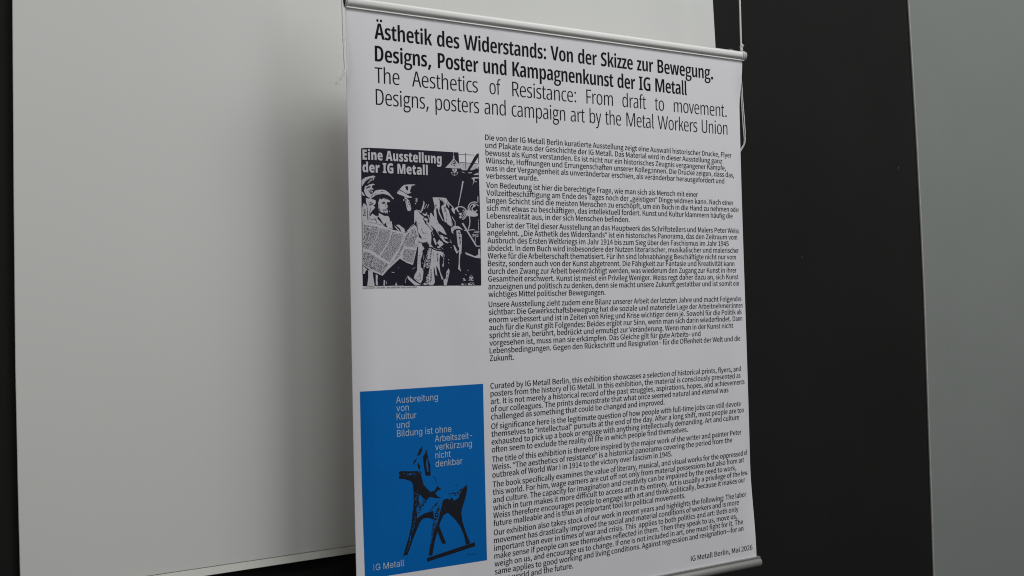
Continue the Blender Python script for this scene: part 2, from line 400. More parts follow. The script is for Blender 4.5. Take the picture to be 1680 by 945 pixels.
# outlines on the sheet, twentieths of a millimetre: (ink, x, z, x, z, ...)
WORKER_SHAPES = [
    ('ink', [442,-5120,597,-5094,1128,-5083,1667,-5077,2548,-5063,3951,-5062,3974,-5465,4724,-5601,4738,-6977,4736,-8286,4727,-9745,4716,-9777,3572,-9767,2443,-9767,1351,-9751,411,-9753,410,-8332,422,-6696]),
    ('ink', [4717,-5038,4670,-7307,4694,-7306,4741,-5037]),
    ('ink', [3964,-5138,4261,-5132,4561,-5129,4562,-5115,4262,-5118,3965,-5124]),
    ('ink', [3987,-5419,4284,-5425,4674,-5429,4675,-5413,4285,-5408,3989,-5402]),
    ('ink', [4217,-5059,4215,-5376,4204,-5625,4224,-5624,4236,-5375,4238,-5057]),
    ('ink', [4543,-5420,4542,-5497,4563,-5496,4565,-5419]),
    ('light', [3986,-5476,3979,-5416,4765,-5416,4717,-5544,4625,-5604,4458,-5668,4100,-5685,4041,-5647]),
    ('ink', [3987,-5424,4284,-5428,4673,-5435,4675,-5418,4285,-5411,3988,-5408]),
    ('ink', [4212,-5404,4203,-5639,4224,-5638,4233,-5403]),
    ('ink', [4668,-5055,4713,-5072,4704,-5197,4290,-5800,4192,-5805,4560,-5191]),
    ('light', [4514,-5817,4712,-5739,4710,-5828,4544,-5835]),
    ('light', [4039,-5729,4186,-5777,4201,-5790,4098,-5768]),
    ('light', [4291,-5759,4456,-5740,4440,-5774,4335,-5784]),
    ('light', [4421,-5952,4542,-5913,4708,-5900,4707,-5953,4556,-5962,4538,-6079,4460,-6207,4508,-6080,4480,-5993]),
    ('light', [4568,-6061,4635,-6047,4634,-6081,4580,-6088]),
    ('light', [3753,-5050,3758,-5195,3773,-5194,3768,-5049]),
    ('light', [3745,-5196,3792,-5193,3789,-5311,3742,-5314]),
    ('light', [3740,-5306,3790,-5303,3928,-5433,4101,-5622,3776,-5632,3440,-5630,3604,-5469]),
    ('grain', [3694,-5377,3798,-5344,3897,-5475,3778,-5564,3661,-5529]),
    ('light', [3688,-5651,3879,-5641,3877,-5723,3802,-5776,3721,-5731]),
    ('ink', [3769,-5660,3799,-5659,3803,-5722,3774,-5718]),
    ('light', [3923,-5754,3919,-5782,3909,-5810,3892,-5834,3870,-5855,3844,-5872,3815,-5882,3785,-5887,3755,-5885,3726,-5877,3701,-5863,3680,-5844,3665,-5821,3655,-5795,3653,-5767,3667,-5766,3670,-5791,3678,-5815,3692,-5835,3710,-5852,3733,-5864,3758,-5872,3785,-5873,3812,-5869,3838,-5860,3861,-5845,3880,-5826,3895,-5804,3905,-5780,3909,-5755]),
    ('light', [3655,-5783,3920,-5776,3920,-5765,3655,-5772]),
    ('light', [3780,-5778,3780,-5879,3795,-5878,3795,-5777]),
    ('light', [4075,-6071,4126,-6075,4086,-6264,4004,-6596,3922,-6942,3887,-6929,3974,-6597]),
    ('light', [3747,-7076,3772,-7048,3801,-7022,3834,-7001,3869,-6984,3907,-6972,3946,-6964,3985,-6962,4024,-6966,4062,-6974,4097,-6988,4130,-7006,4160,-7028,4185,-7055,4206,-7085,4222,-7118,4233,-7152,4238,-7188,4237,-7225,4231,-7261,4219,-7296,4202,-7330,4180,-7361,4153,-7389,4123,-7414,4089,-7434,4053,-7450,4039,-7414,4070,-7401,4099,-7384,4125,-7363,4147,-7339,4166,-7312,4180,-7284,4190,-7254,4196,-7223,4196,-7192,4192,-7162,4183,-7132,4170,-7105,4152,-7079,4130,-7057,4105,-7038,4077,-7022,4047,-7011,4015,-7004,3982,-7001,3949,-7002,3916,-7009,3884,-7019,3854,-7033,3826,-7051,3801,-7073,3780,-7097]),
    ('light', [4075,-7078,4098,-7092,4118,-7109,4135,-7129,4148,-7152,4157,-7176,4163,-7201,4163,-7227,4160,-7253,4152,-7278,4141,-7303,4126,-7325,4107,-7345,4085,-7363,4061,-7377,4035,-7388,4008,-7395,4003,-7368,4026,-7362,4048,-7353,4068,-7341,4086,-7326,4102,-7309,4115,-7291,4125,-7270,4131,-7249,4134,-7227,4133,-7206,4129,-7184,4121,-7164,4110,-7145,4096,-7129,4079,-7114,4060,-7102]),
    ('light', [4072,-7155,4086,-7175,4095,-7197,4098,-7220,4096,-7244,4088,-7267,4075,-7289,4058,-7307,4037,-7322,4013,-7332,3987,-7337,3962,-7337,3937,-7332,3944,-7314,3965,-7318,3986,-7318,4007,-7314,4027,-7305,4044,-7293,4059,-7278,4069,-7261,4076,-7241,4077,-7222,4075,-7202,4067,-7184,4056,-7168]),
    ('light', [3816,-7055,3890,-7017,3874,-7089,3945,-7180,3887,-7176,3824,-7101]),
    ('light', [3921,-7216,4019,-7200,4038,-7249,3987,-7305,3909,-7244]),
    ('light', [3942,-7325,4002,-7296,3984,-7406,3926,-7380]),
    ('light', [3742,-7071,3787,-7036,3776,-7124,3746,-7131]),
    ('light', [4289,-7146,4276,-7121,4266,-7095,4260,-7067,4258,-7039,4259,-7011,4263,-6983,4271,-6956,4283,-6929,4298,-6904,4316,-6880,4337,-6858,4360,-6839,4386,-6822,4413,-6808,4442,-6797,4472,-6789,4502,-6784,4533,-6783,4564,-6785,4593,-6790,4622,-6799,4649,-6810,4631,-6840,4607,-6830,4582,-6822,4557,-6818,4530,-6816,4504,-6817,4478,-6821,4452,-6828,4427,-6837,4404,-6849,4382,-6864,4362,-6881,4344,-6900,4328,-6920,4315,-6942,4305,-6965,4298,-6988,4294,-7013,4293,-7037,4296,-7061,4301,-7084,4309,-7107,4320,-7128]),
    ('light', [4390,-7178,4368,-7158,4350,-7135,4336,-7110,4327,-7083,4323,-7054,4324,-7026,4329,-6997,4340,-6969,4355,-6943,4374,-6919,4397,-6898,4423,-6881,4451,-6867,4481,-6858,4512,-6852,4544,-6852,4575,-6856,4604,-6865,4632,-6877,4656,-6894,4678,-6914,4695,-6938,4668,-6952,4654,-6933,4636,-6915,4615,-6901,4592,-6890,4567,-6883,4540,-6880,4514,-6880,4487,-6884,4462,-6892,4437,-6904,4415,-6919,4396,-6937,4380,-6957,4367,-6979,4358,-7003,4354,-7027,4353,-7051,4357,-7075,4364,-7099,4376,-7120,4391,-7139,4410,-7156]),
    ('light', [4638,-7083,4622,-7111,4597,-7134,4567,-7150,4534,-7158,4500,-7157,4468,-7148,4441,-7130,4421,-7106,4409,-7078,4406,-7047,4413,-7016,4429,-6987,4453,-6964,4483,-6947,4516,-6938,4550,-6938,4542,-6977,4519,-6977,4498,-6982,4479,-6993,4463,-7009,4453,-7027,4448,-7047,4450,-7067,4458,-7086,4471,-7101,4489,-7113,4509,-7119,4531,-7119,4553,-7114,4572,-7104,4588,-7089,4599,-7070]),
    ('light', [4452,-6912,4518,-6882,4584,-6908,4547,-6951,4487,-6952]),
    ('light', [4161,-7102,4363,-7102,4512,-7145,4637,-7205,4644,-7294,4507,-7325,4179,-7305]),
    ('light', [4645,-6602,4647,-6796,4677,-6794,4676,-6600]),
    ('light', [4301,-7317,4318,-7481,4303,-7615,4240,-7794,4274,-7803,4338,-7621,4354,-7479,4337,-7313]),
    ('light', [4109,-7836,4497,-7799,4495,-7772,4107,-7809]),
    ('light', [4019,-7575,4076,-7552,4342,-7976,4521,-8243,4578,-8353,4729,-8357,4728,-8385,4551,-8387,4478,-8283]),
    ('light', [4128,-8588,4325,-8664,4503,-8735,4631,-8673,4642,-8469,4705,-8468,4718,-8806,4532,-8790,4324,-8724,4153,-8665]),
    ('light', [4462,-7888,4687,-7912,4691,-7890,4466,-7866]),
    ('light', [4513,-7974,4522,-8222,4540,-8221,4531,-7972]),
    ('light', [4653,-7418,4655,-7805,4673,-7804,4671,-7417]),
    ('light', [4494,-7845,4692,-7855,4694,-7836,4496,-7826]),
    ('grain', [4402,-7947,4643,-7930,4670,-8040,4436,-8057]),
    ('light', [441,-6197,496,-6142,567,-6094,728,-6051,840,-6023,913,-6068,848,-6095,727,-6126,605,-6200,523,-6291,461,-6398,434,-6328]),
    ('grain', [624,-6268,695,-6186,797,-6133,868,-6110,847,-6170,724,-6254,633,-6306]),
    ('ink', [487,-6345,589,-6205,750,-6110,744,-6100,581,-6197,477,-6339]),
    ('light', [557,-6374,611,-6391,692,-6333,824,-6298,888,-6335,813,-6352,774,-6379,785,-6447,840,-6484,795,-6535,809,-6607,788,-6667,734,-6753,673,-6779,594,-6729,546,-6652,510,-6536]),
    ('ink', [568,-6460,621,-6415,722,-6375,741,-6420,660,-6448,589,-6482]),
    ('ink', [772,-6373,873,-6345,887,-6384,811,-6446,785,-6428]),
    ('grain', [654,-6535,729,-6498,779,-6526,809,-6611,736,-6669,687,-6608]),
    ('ink', [712,-6642,767,-6601,797,-6612,756,-6654]),
    ('ink', [722,-6538,759,-6497,824,-6505,783,-6545]),
    ('light', [425,-6575,467,-6587,506,-6644,534,-6721,474,-6713,436,-6656]),
    ('light', [563,-6788,653,-6809,753,-6821,893,-6856,901,-6954,833,-7034,872,-7111,775,-7212,702,-7312,658,-7519,598,-7530,618,-7119,574,-6925]),
    ('grain', [650,-6932,731,-6910,820,-6956,778,-7055,678,-7039]),
    ('ink', [831,-7039,877,-7017,924,-7093,933,-7087,882,-7009,827,-7030]),
    ('ink', [718,-7133,664,-7312,650,-7509,666,-7509,680,-7314,734,-7137]),
    ('light', [489,-6963,568,-7023,607,-7084,588,-7530,413,-7597,436,-7124]),
    ('grain', [454,-7221,546,-7121,560,-7433,458,-7533]),
    ('ink', [596,-7120,617,-7275,592,-7530,604,-7530,629,-7275,608,-7118]),
    ('ink', [483,-7065,504,-7240,486,-7435,494,-7435,512,-7239,491,-7064]),
    ('light', [813,-6627,890,-6531,1022,-6497,1164,-6491,1266,-6517,1367,-6592,1447,-6679,1543,-6788,1510,-6809,1426,-6719,1324,-6663,1161,-6639,1019,-6655,897,-6688,794,-6765,712,-6826,673,-6804,785,-6722]),
    ('ink', [837,-6681,1019,-6639,1201,-6640,1363,-6689,1366,-6682,1203,-6632,1019,-6631,836,-6673]),
    ('ink', [1065,-6558,1133,-6544,1188,-6558,1132,-6572]),
    ('light', [993,-6911,1046,-6787,1096,-6829,1175,-6775,1219,-6815,1280,-6799,1392,-6855,1405,-6898,1299,-6905,1281,-6981,1320,-7039,1298,-7119,1212,-7145,1139,-7222,1292,-7198,1317,-7221,1300,-7306,1209,-7303,1107,-7274,1007,-7210,986,-7069]),
    ('ink', [1098,-6947,1180,-6905,1233,-6923,1212,-6967,1144,-6977]),
    ('ink', [1086,-6929,1177,-6894,1246,-6908,1249,-6898,1176,-6885,1083,-6919]),
    ('ink', [1315,-6925,1370,-6915,1359,-6951,1322,-6960]),
    ('ink', [1247,-6942,1228,-7042,1262,-7086,1306,-7069,1301,-7058,1266,-7075,1241,-7041,1259,-6943]),
    ('grain', [995,-7029,1022,-7009,1039,-7146,1087,-7253,1017,-7206]),
    ('grain', [1126,-7147,1212,-7131,1322,-7173,1313,-7205,1149,-7218]),
    ('grain', [1037,-7225,1148,-7265,1291,-7249,1294,-7305,1209,-7303,1107,-7274]),
    ('ink', [1140,-7206,1231,-7192,1308,-7205,1310,-7198,1232,-7184,1139,-7198]),
    ('grain', [1199,-6786,1302,-6763,1290,-6823,1219,-6825]),
    ('light', [1362,-7196,1382,-7205,1377,-7245,1357,-7232]),
    ('light', [1002,-7281,1146,-7360,1288,-7419,1350,-7394,1391,-7551,1284,-7617,1162,-7600,1062,-7503,987,-7423]),
    ('grain', [1186,-7398,1308,-7435,1347,-7532,1244,-7554]),
    ('light', [773,-7310,866,-7371,926,-7424,739,-7501,668,-7513,700,-7410]),
    ('light', [497,-7575,668,-7513,941,-7487,1101,-7601,1204,-7713,454,-7728]),
    ('ink', [546,-7603,776,-7632,1138,-7699,1140,-7691,777,-7624,547,-7596]),
    ('ink', [937,-7424,930,-7581,940,-7581,947,-7424]),
    ('ink', [667,-7510,799,-7530,943,-7468,939,-7459,798,-7520,669,-7500]),
    ('ink', [985,-7438,1104,-7583,1162,-7659,1170,-7715,1189,-7712,1179,-7651,1118,-7572,1000,-7427]),
    ('ink', [1225,-7714,1246,-7627,1388,-7586,1385,-7576,1239,-7620,1215,-7712]),
    ('light', [1263,-7623,1439,-7550,1470,-7708,1245,-7712]),
    ('light', [436,-7399,582,-7395,584,-7551,446,-7573]),
    ('light', [662,-7393,953,-7386,942,-7648,605,-7590,674,-7484]),
    ('ink', [714,-7517,935,-7499,934,-7483,713,-7502]),
    ('ink', [840,-7458,923,-7639,940,-7631,858,-7450]),
    ('light', [964,-7386,1311,-7377,1377,-7494,1307,-7588,1238,-7602,1169,-7683,1064,-7501]),
    ('ink', [942,-7459,1053,-7588,1165,-7691,1183,-7674,1071,-7572,961,-7444]),
    ('light', [1246,-7607,1422,-7561,1482,-7821,1289,-7772]),
    ('light', [1592,-7679,1703,-7666,1886,-7801,1927,-7922,1794,-7922,1720,-7783]),
    ('light', [1523,-7697,1578,-7727,1740,-7883,1657,-7871]),
    ('light', [440,-7573,1114,-7710,1249,-7760,1471,-7840,1946,-7943,1848,-8253,1703,-8572,1470,-8895,1364,-9001,1092,-9407,744,-9269,411,-9027]),
    ('print', [483,-7692,763,-7738,993,-7765,934,-8028,811,-8265,618,-8522,438,-8472]),
    ('print', [1031,-7790,1415,-7878,1350,-8127,1264,-8317,984,-8729,656,-8511,832,-8270,961,-8027]),
    ('print', [1464,-7914,1853,-8003,1776,-8253,1660,-8493,1333,-8937,1024,-8760,1296,-8338,1411,-8073]),
    ('print', [436,-8581,611,-8621,1309,-9027,1079,-9349,746,-9204,427,-9016]),
    ('light', [1950,-7922,2104,-7743,2252,-7650,2334,-7739,2407,-8005,2403,-8166,2317,-8514,2173,-9043,1966,-8974,1708,-8826,1273,-9205,1097,-9404,1364,-9001,1470,-8895,1725,-8572,1854,-8253]),
    ('print', [2136,-7823,2300,-7761,2367,-8033,2247,-8248,2298,-8456,1895,-8401,2104,-8010]),
    ('print', [1871,-8486,2283,-8541,2161,-8974,1980,-8929,1824,-8852,1812,-8651]),
    ('print', [1965,-7985,2115,-7866,2069,-8069,1838,-8444,1679,-8757,1302,-9114,1476,-8900,1725,-8585,1859,-8266]),
    ('ink', [1946,-7940,2111,-7773,2266,-7669,2254,-7652,2096,-7757,1930,-7926]),
    ('light', [1982,-7897,2138,-7722,2265,-7635,2256,-7622,2127,-7711,1969,-7887]),
    ('light', [1645,-6584,1688,-6515,1740,-6475,1826,-6366,1910,-6299,2057,-6277,2309,-6266,2309,-6286,2182,-6322,2133,-6454,2115,-6519,2160,-6549,2050,-6601,1967,-6580,1823,-6510,1744,-6493]),
    ('ink', [1962,-6345,2018,-6326,2059,-6365,2057,-6457,2021,-6502,1980,-6440,1950,-6381]),
    ('ink', [1743,-6495,1820,-6507,1964,-6590,2047,-6619,2052,-6607,1970,-6579,1826,-6496,1746,-6483]),
    ('light', [1645,-6592,1740,-6503,1863,-6540,1987,-6615,2090,-6676,2199,-6704,2173,-6725,2026,-6742,1840,-6669,1675,-6615]),
    ('light', [1912,-6712,1984,-6739,2087,-6832,2126,-6955,2154,-7114,2121,-7175,2079,-7196,2006,-7162,1978,-7023,1950,-6880]),
    ('ink', [1950,-6780,1996,-6795,1982,-6849,1940,-6833]),
    ('grain', [2045,-6837,2107,-6875,2128,-7075,2072,-7016]),
    ('ink', [1976,-6860,2005,-7000,2035,-7079,2045,-7075,2015,-6997,1987,-6858]),
    ('light', [1868,-6803,1900,-6782,1911,-6842,1878,-6853]),
    ('grain', [2288,-6748,2352,-6706,2404,-6780,2381,-6865,2296,-6888]),
    ('light', [2284,-6925,2327,-6893,2337,-6927,2294,-6952]),
    ('light', [2611,-6805,2643,-6893,2614,-7035,2565,-7161,2506,-7223,2523,-7118,2580,-6956]),
    ('light', [2788,-6932,2719,-7073,2734,-7079,2804,-6938]),
    ('light', [2715,-6930,2666,-6999,2617,-7096,2634,-7103,2683,-7007,2731,-6940]),
    ('light', [2426,-7191,2532,-7209,2512,-7251,2457,-7225]),
    ('light', [2552,-7248,2658,-7280,2713,-7214,2726,-7274,2682,-7350,2583,-7312]),
    ('light', [2374,-7159,2427,-7145,2511,-7179,2490,-7200]),
    ('light', [2258,-7186,2332,-7134,2385,-7158,2477,-7291,2607,-7382,2579,-7459,2650,-7609,2776,-7707,2845,-7806,2916,-7852,2851,-7901,2868,-8079,2848,-8301,2895,-8422,2792,-8423,2700,-8246,2540,-8272,2434,-8250,2373,-8170,2396,-8065,2490,-8124,2514,-8104,2389,-7905,2341,-7705,2314,-7505,2248,-7639]),
    ('ink', [2295,-7499,2339,-7607,2352,-7766,2371,-7909,2504,-8118,2519,-8110,2386,-7902,2369,-7764,2356,-7603,2311,-7492]),
    ('ink', [2496,-7785,2541,-7928,2672,-7962,2677,-7947,2554,-7917,2512,-7780]),
    ('ink', [2490,-8159,2693,-8133,2691,-8123,2489,-8150]),
    ('ink', [2393,-8091,2518,-8153,2525,-8143,2399,-8080]),
    ('ink', [2419,-7620,2451,-7609,2447,-7596,2415,-7607]),
    ('ink', [2685,-8226,2769,-8327,2866,-8357,2871,-8346,2777,-8317,2695,-8219]),
    ('ink', [2723,-8307,2775,-8397,2790,-8389,2738,-8299]),
    ('light', [2591,-7402,2739,-7445,2749,-7495,2684,-7521,2621,-7482]),
    ('light', [2706,-7517,2752,-7556,2894,-7731,2943,-7815,2902,-7844,2787,-7701,2687,-7582]),
    ('ink', [2561,-7423,2653,-7604,2779,-7723,2873,-7842,2888,-7831,2794,-7711,2669,-7593,2578,-7415]),
    ('light', [2836,-7255,2873,-7226,2946,-7329,3050,-7452,3123,-7568,3240,-7667,3324,-7767,3439,-7993,3320,-7954,3192,-7871,3127,-7856,3139,-7917,3042,-7833,2894,-7694,2793,-7630,2804,-7514,2782,-7454,2727,-7314,2771,-7299,2815,-7413,2848,-7483,2825,-7352]),
    ('ink', [2747,-7326,2797,-7475,2783,-7615,2795,-7616,2809,-7473,2759,-7322]),
    ('light', [2939,-6691,3111,-6685,3196,-6774,3206,-6977,3176,-7161,3248,-7342,3335,-7502,3298,-7503,3163,-7267,3123,-7101,3092,-7041,3059,-7087,3075,-7305,3087,-7447,3138,-7572,3071,-7512,2988,-7348,2970,-7187,3010,-7064,2997,-6943,2968,-6822]),
    ('grain', [2996,-7024,3063,-6900,3083,-6960,3049,-7042]),
    ('light', [3090,-6686,3263,-6686,3437,-6694,3542,-6844,3714,-7013,3774,-7238,3730,-7240,3645,-7127,3636,-7066,3674,-7008,3562,-6925,3546,-7069,3500,-6968,3454,-6867,3429,-7011,3536,-7130,3575,-7293,3631,-7455,3632,-7704,3480,-7622,3439,-7541,3373,-7552,3354,-7421,3315,-7259,3255,-7036,3289,-6944,3332,-6977,3358,-6891,3324,-6831,3228,-6773,3175,-6724]),
    ('ink', [3420,-7135,3448,-7317,3444,-7500,3457,-7500,3461,-7315,3433,-7132]),
    ('ink', [3257,-6768,3351,-6824,3392,-6913,3406,-6907,3363,-6814,3265,-6755]),
    ('ink', [3471,-6808,3533,-6948,3541,-7069,3554,-7068,3546,-6944,3484,-6803]),
    ('ink', [3558,-6908,3654,-7018,3663,-7011,3567,-6901]),
    ('grain', [3342,-7013,3408,-6991,3426,-7154,3370,-7216]),
    ('light', [3639,-7348,3703,-7459,3754,-7536,3746,-7677,3773,-7677,3780,-7531,3726,-7447,3663,-7336]),
    ('light', [3640,-7538,3670,-7680,3683,-7677,3653,-7535]),
    ('light', [3597,-7756,3720,-7668,3896,-7675,4005,-7755,4070,-7819,3982,-7780,3850,-7762,3717,-7805,3671,-7883,3705,-7957,3623,-7899]),
    ('ink', [3654,-7785,3741,-7743,3828,-7746,3829,-7737,3740,-7735,3650,-7778]),
    ('light', [3804,-7830,3937,-7807,3970,-7940,4006,-8166,3994,-8412,3857,-8413,3829,-8188,3812,-7984]),
    ('grain', [3847,-7881,3936,-7859,3964,-8104,3957,-8371,3891,-8372,3864,-8106]),
    ('light', [3189,-7993,3265,-8002,3339,-8076,3314,-8215,3230,-8114]),
    ('light', [3284,-8093,3401,-8204,3514,-8253,3447,-8289,3314,-8219]),
    ('light', [3340,-8052,3465,-8091,3457,-8136,3360,-8113]),
    ('light', [2945,-8098,2992,-8118,3057,-8299,3029,-8364,2978,-8280,2935,-8159]),
    ('light', [3097,-8238,3164,-8152,3195,-8212,3238,-8206,3316,-8327,3179,-8419,3071,-8258]),
    ('light', [3560,-8153,3607,-8279,3620,-8274,3573,-8148]),
    ('light', [3621,-8267,3530,-8223,3524,-8234,3615,-8278]),
    ('light', [2883,-7883,2944,-8044,2958,-8039,2897,-7878]),
    ('light', [3034,-7842,3139,-7998,3222,-8123,3237,-8114,3153,-7989,3049,-7833]),
    ('light', [2381,-8276,2487,-8275,2537,-8395,2604,-8465,2523,-8560,2531,-8660,2452,-8877,2457,-9118,2534,-9198,2549,-9279,2511,-9559,2434,-9683,2299,-9602,2196,-9501,2219,-9397,2317,-9238,2333,-8998,2362,-8637]),
    ('ink', [2407,-9298,2401,-9395,2317,-9462,2328,-9474,2416,-9402,2424,-9299]),
    ('ink', [2435,-9378,2420,-9538,2433,-9539,2447,-9379]),
    ('ink', [2234,-9523,2362,-9585,2463,-9525,2455,-9513,2363,-9571,2241,-9511]),
    ('ink', [2444,-8596,2417,-8837,2426,-8838,2452,-8597]),
    ('light', [2569,-8716,2558,-8857,2572,-8857,2584,-8717]),
    ('light', [2503,-8959,2519,-8999,2529,-8996,2512,-8956]),
    ('light', [2232,-8342,2308,-8217,2397,-8236,2378,-8401,2282,-8449]),
    ('ink', [2243,-8323,2379,-8331,2380,-8321,2244,-8313]),
    ('ink', [2263,-8383,2368,-8378,2368,-8368,2263,-8373]),
    ('ink', [2345,-8235,2323,-8285,2333,-8289,2355,-8238]),
    ('light', [1968,-9396,2091,-9496,2215,-9601,2454,-9739,2232,-9749,2088,-9620,1986,-9525]),
    ('light', [2153,-9193,2260,-9133,2254,-9123,2147,-9182]),
    ('grain', [2738,-8468,2860,-8467,2818,-8796,2781,-9122,2711,-9163,2627,-9128,2536,-9202,2578,-8937,2657,-8756]),
    ('light', [2745,-8595,2800,-8554,2761,-8836,2730,-8796]),
    ('light', [2876,-8487,3025,-8546,3219,-8575,3309,-8615,3258,-8778,3184,-8677,3148,-8835,3144,-8997,3170,-9281,3287,-9549,3218,-9549,3138,-9285,3076,-9139,3035,-9058,3023,-9119,3031,-9240,3057,-9426,2995,-9385,2952,-9123,2926,-9123,2941,-9401,2961,-9648,2890,-9748,2758,-9747,2740,-9304,2799,-9078,2837,-8796]),
    ('ink', [2922,-8593,2906,-8836,2917,-8836,2933,-8594]),
    ('ink', [3084,-8573,3093,-8654,3104,-8652,3095,-8571]),
    ('grain', [2807,-9199,2861,-9159,2840,-9602,2786,-9642]),
    ('grain', [3045,-8633,3131,-8653,3115,-8876,3059,-8937]),
    ('light', [2861,-8377,2936,-8469,3066,-8515,3073,-8500,2946,-8455,2875,-8367]),
    ('light', [3090,-8497,3208,-8520,3211,-8509,3093,-8485]),
    ('light', [3061,-8404,3158,-8389,3170,-8454,3092,-8455]),
    ('light', [3197,-8424,3292,-8504,3301,-8495,3205,-8415]),
    ('grain', [3282,-8652,3340,-8676,3298,-9103,3228,-9123,3275,-8957]),
    ('grain', [2707,-9344,2738,-9384,2754,-9746,2481,-9744,2594,-9644,2640,-9480]),
    ('light', [3398,-9286,3488,-9160,3520,-9266,3458,-9510,3398,-9753,3296,-9760,3283,-9570,3371,-9509]),
    ('grain', [3419,-9323,3486,-9242,3448,-9486,3390,-9607]),
    ('light', [3678,-8333,3726,-8363,3810,-8510,3880,-8536,3852,-8612,3796,-8641,3722,-8511]),
    ('ink', [3799,-8510,3854,-8526,3835,-8567,3798,-8557]),
    ('light', [3845,-7963,4000,-7960,3995,-8381,3973,-8652,3896,-8612,3892,-8341,3842,-8096]),
    ('grain', [3877,-8013,3966,-7991,3969,-8340,3925,-8341]),
    ('light', [3885,-8608,3944,-8628,3912,-8874,3911,-9120,3951,-9280,3838,-9185,3869,-8997]),
    ('ink', [3900,-9159,3877,-9210,3887,-9214,3910,-9163]),
    ('grain', [3985,-9534,4063,-9500,4134,-9597,4005,-9616]),
    ('grain', [3942,-9673,4191,-9721,4068,-9761,3935,-9759]),
    ('grain', [4277,-9409,4367,-9389,4410,-9471,4417,-9616,4228,-9594]),
    ('grain', [4135,-9761,4248,-9676,4450,-9662,4447,-9765]),
    ('light', [3571,-8422,3606,-8426,3603,-8452,3575,-8451]),
    ('light', [3474,-8845,3508,-8849,3506,-8875,3477,-8873]),
    ('light', [4197,-9213,4232,-9217,4230,-9244,4201,-9242]),
    ('light', [4115,-9373,4151,-9377,4148,-9404,4119,-9402]),
    ('light', [3475,-8959,3510,-8963,3507,-8989,3479,-8987]),
    ('light', [599,-9204,745,-9261,760,-9439,807,-9752,556,-9749,593,-9463]),
    ('light', [850,-9356,922,-9393,903,-9544,915,-9742,845,-9705]),
    ('light', [426,-9053,577,-9209,513,-9229,484,-9338,426,-9333]),
    ('light', [1124,-9546,1172,-9572,1152,-9745,1109,-9734]),
    ('light', [1205,-9572,1225,-9651,1202,-9704]),
    ('light', [1559,-9628,1595,-9739,1518,-9738]),
    ('light', [1964,-9442,1877,-9550,1888,-9659,1902,-9657,1890,-9554,1975,-9450]),
    ('light', [1405,-9294,1500,-9315,1505,-9297,1410,-9276]),
    ('light', [1625,-9132,1671,-9138,1652,-9154]),
    ('light', [422,-9763,990,-9764,1810,-9757,1810,-9747,990,-9754,423,-9752]),
    ('faint', [427,-9824,506,-9823,586,-9822,586,-9804,506,-9805,427,-9806]),
    ('faint', [602,-9822,714,-9821,827,-9820,827,-9802,714,-9803,602,-9804]),
    ('faint', [870,-9820,929,-9819,989,-9819,989,-9800,929,-9801,870,-9801]),
    ('faint', [1005,-9818,1089,-9818,1173,-9817,1173,-9799,1089,-9799,1005,-9800]),
    ('faint', [1216,-9817,1279,-9816,1342,-9815,1342,-9797,1279,-9798,1216,-9798]),
    ('faint', [1369,-9815,1458,-9814,1547,-9814,1547,-9795,1458,-9796,1369,-9797]),
    ('faint', [1574,-9813,1636,-9813,1698,-9812,1698,-9794,1636,-9794,1574,-9795]),
    ('faint', [1740,-9812,1830,-9811,1920,-9810,1920,-9792,1830,-9792,1740,-9793]),
    ('faint', [1942,-9810,2014,-9809,2087,-9809,2087,-9790,2014,-9791,1942,-9791]),
    ('faint', [2104,-9808,2204,-9808,2305,-9807,2305,-9788,2204,-9789,2104,-9790]),
]
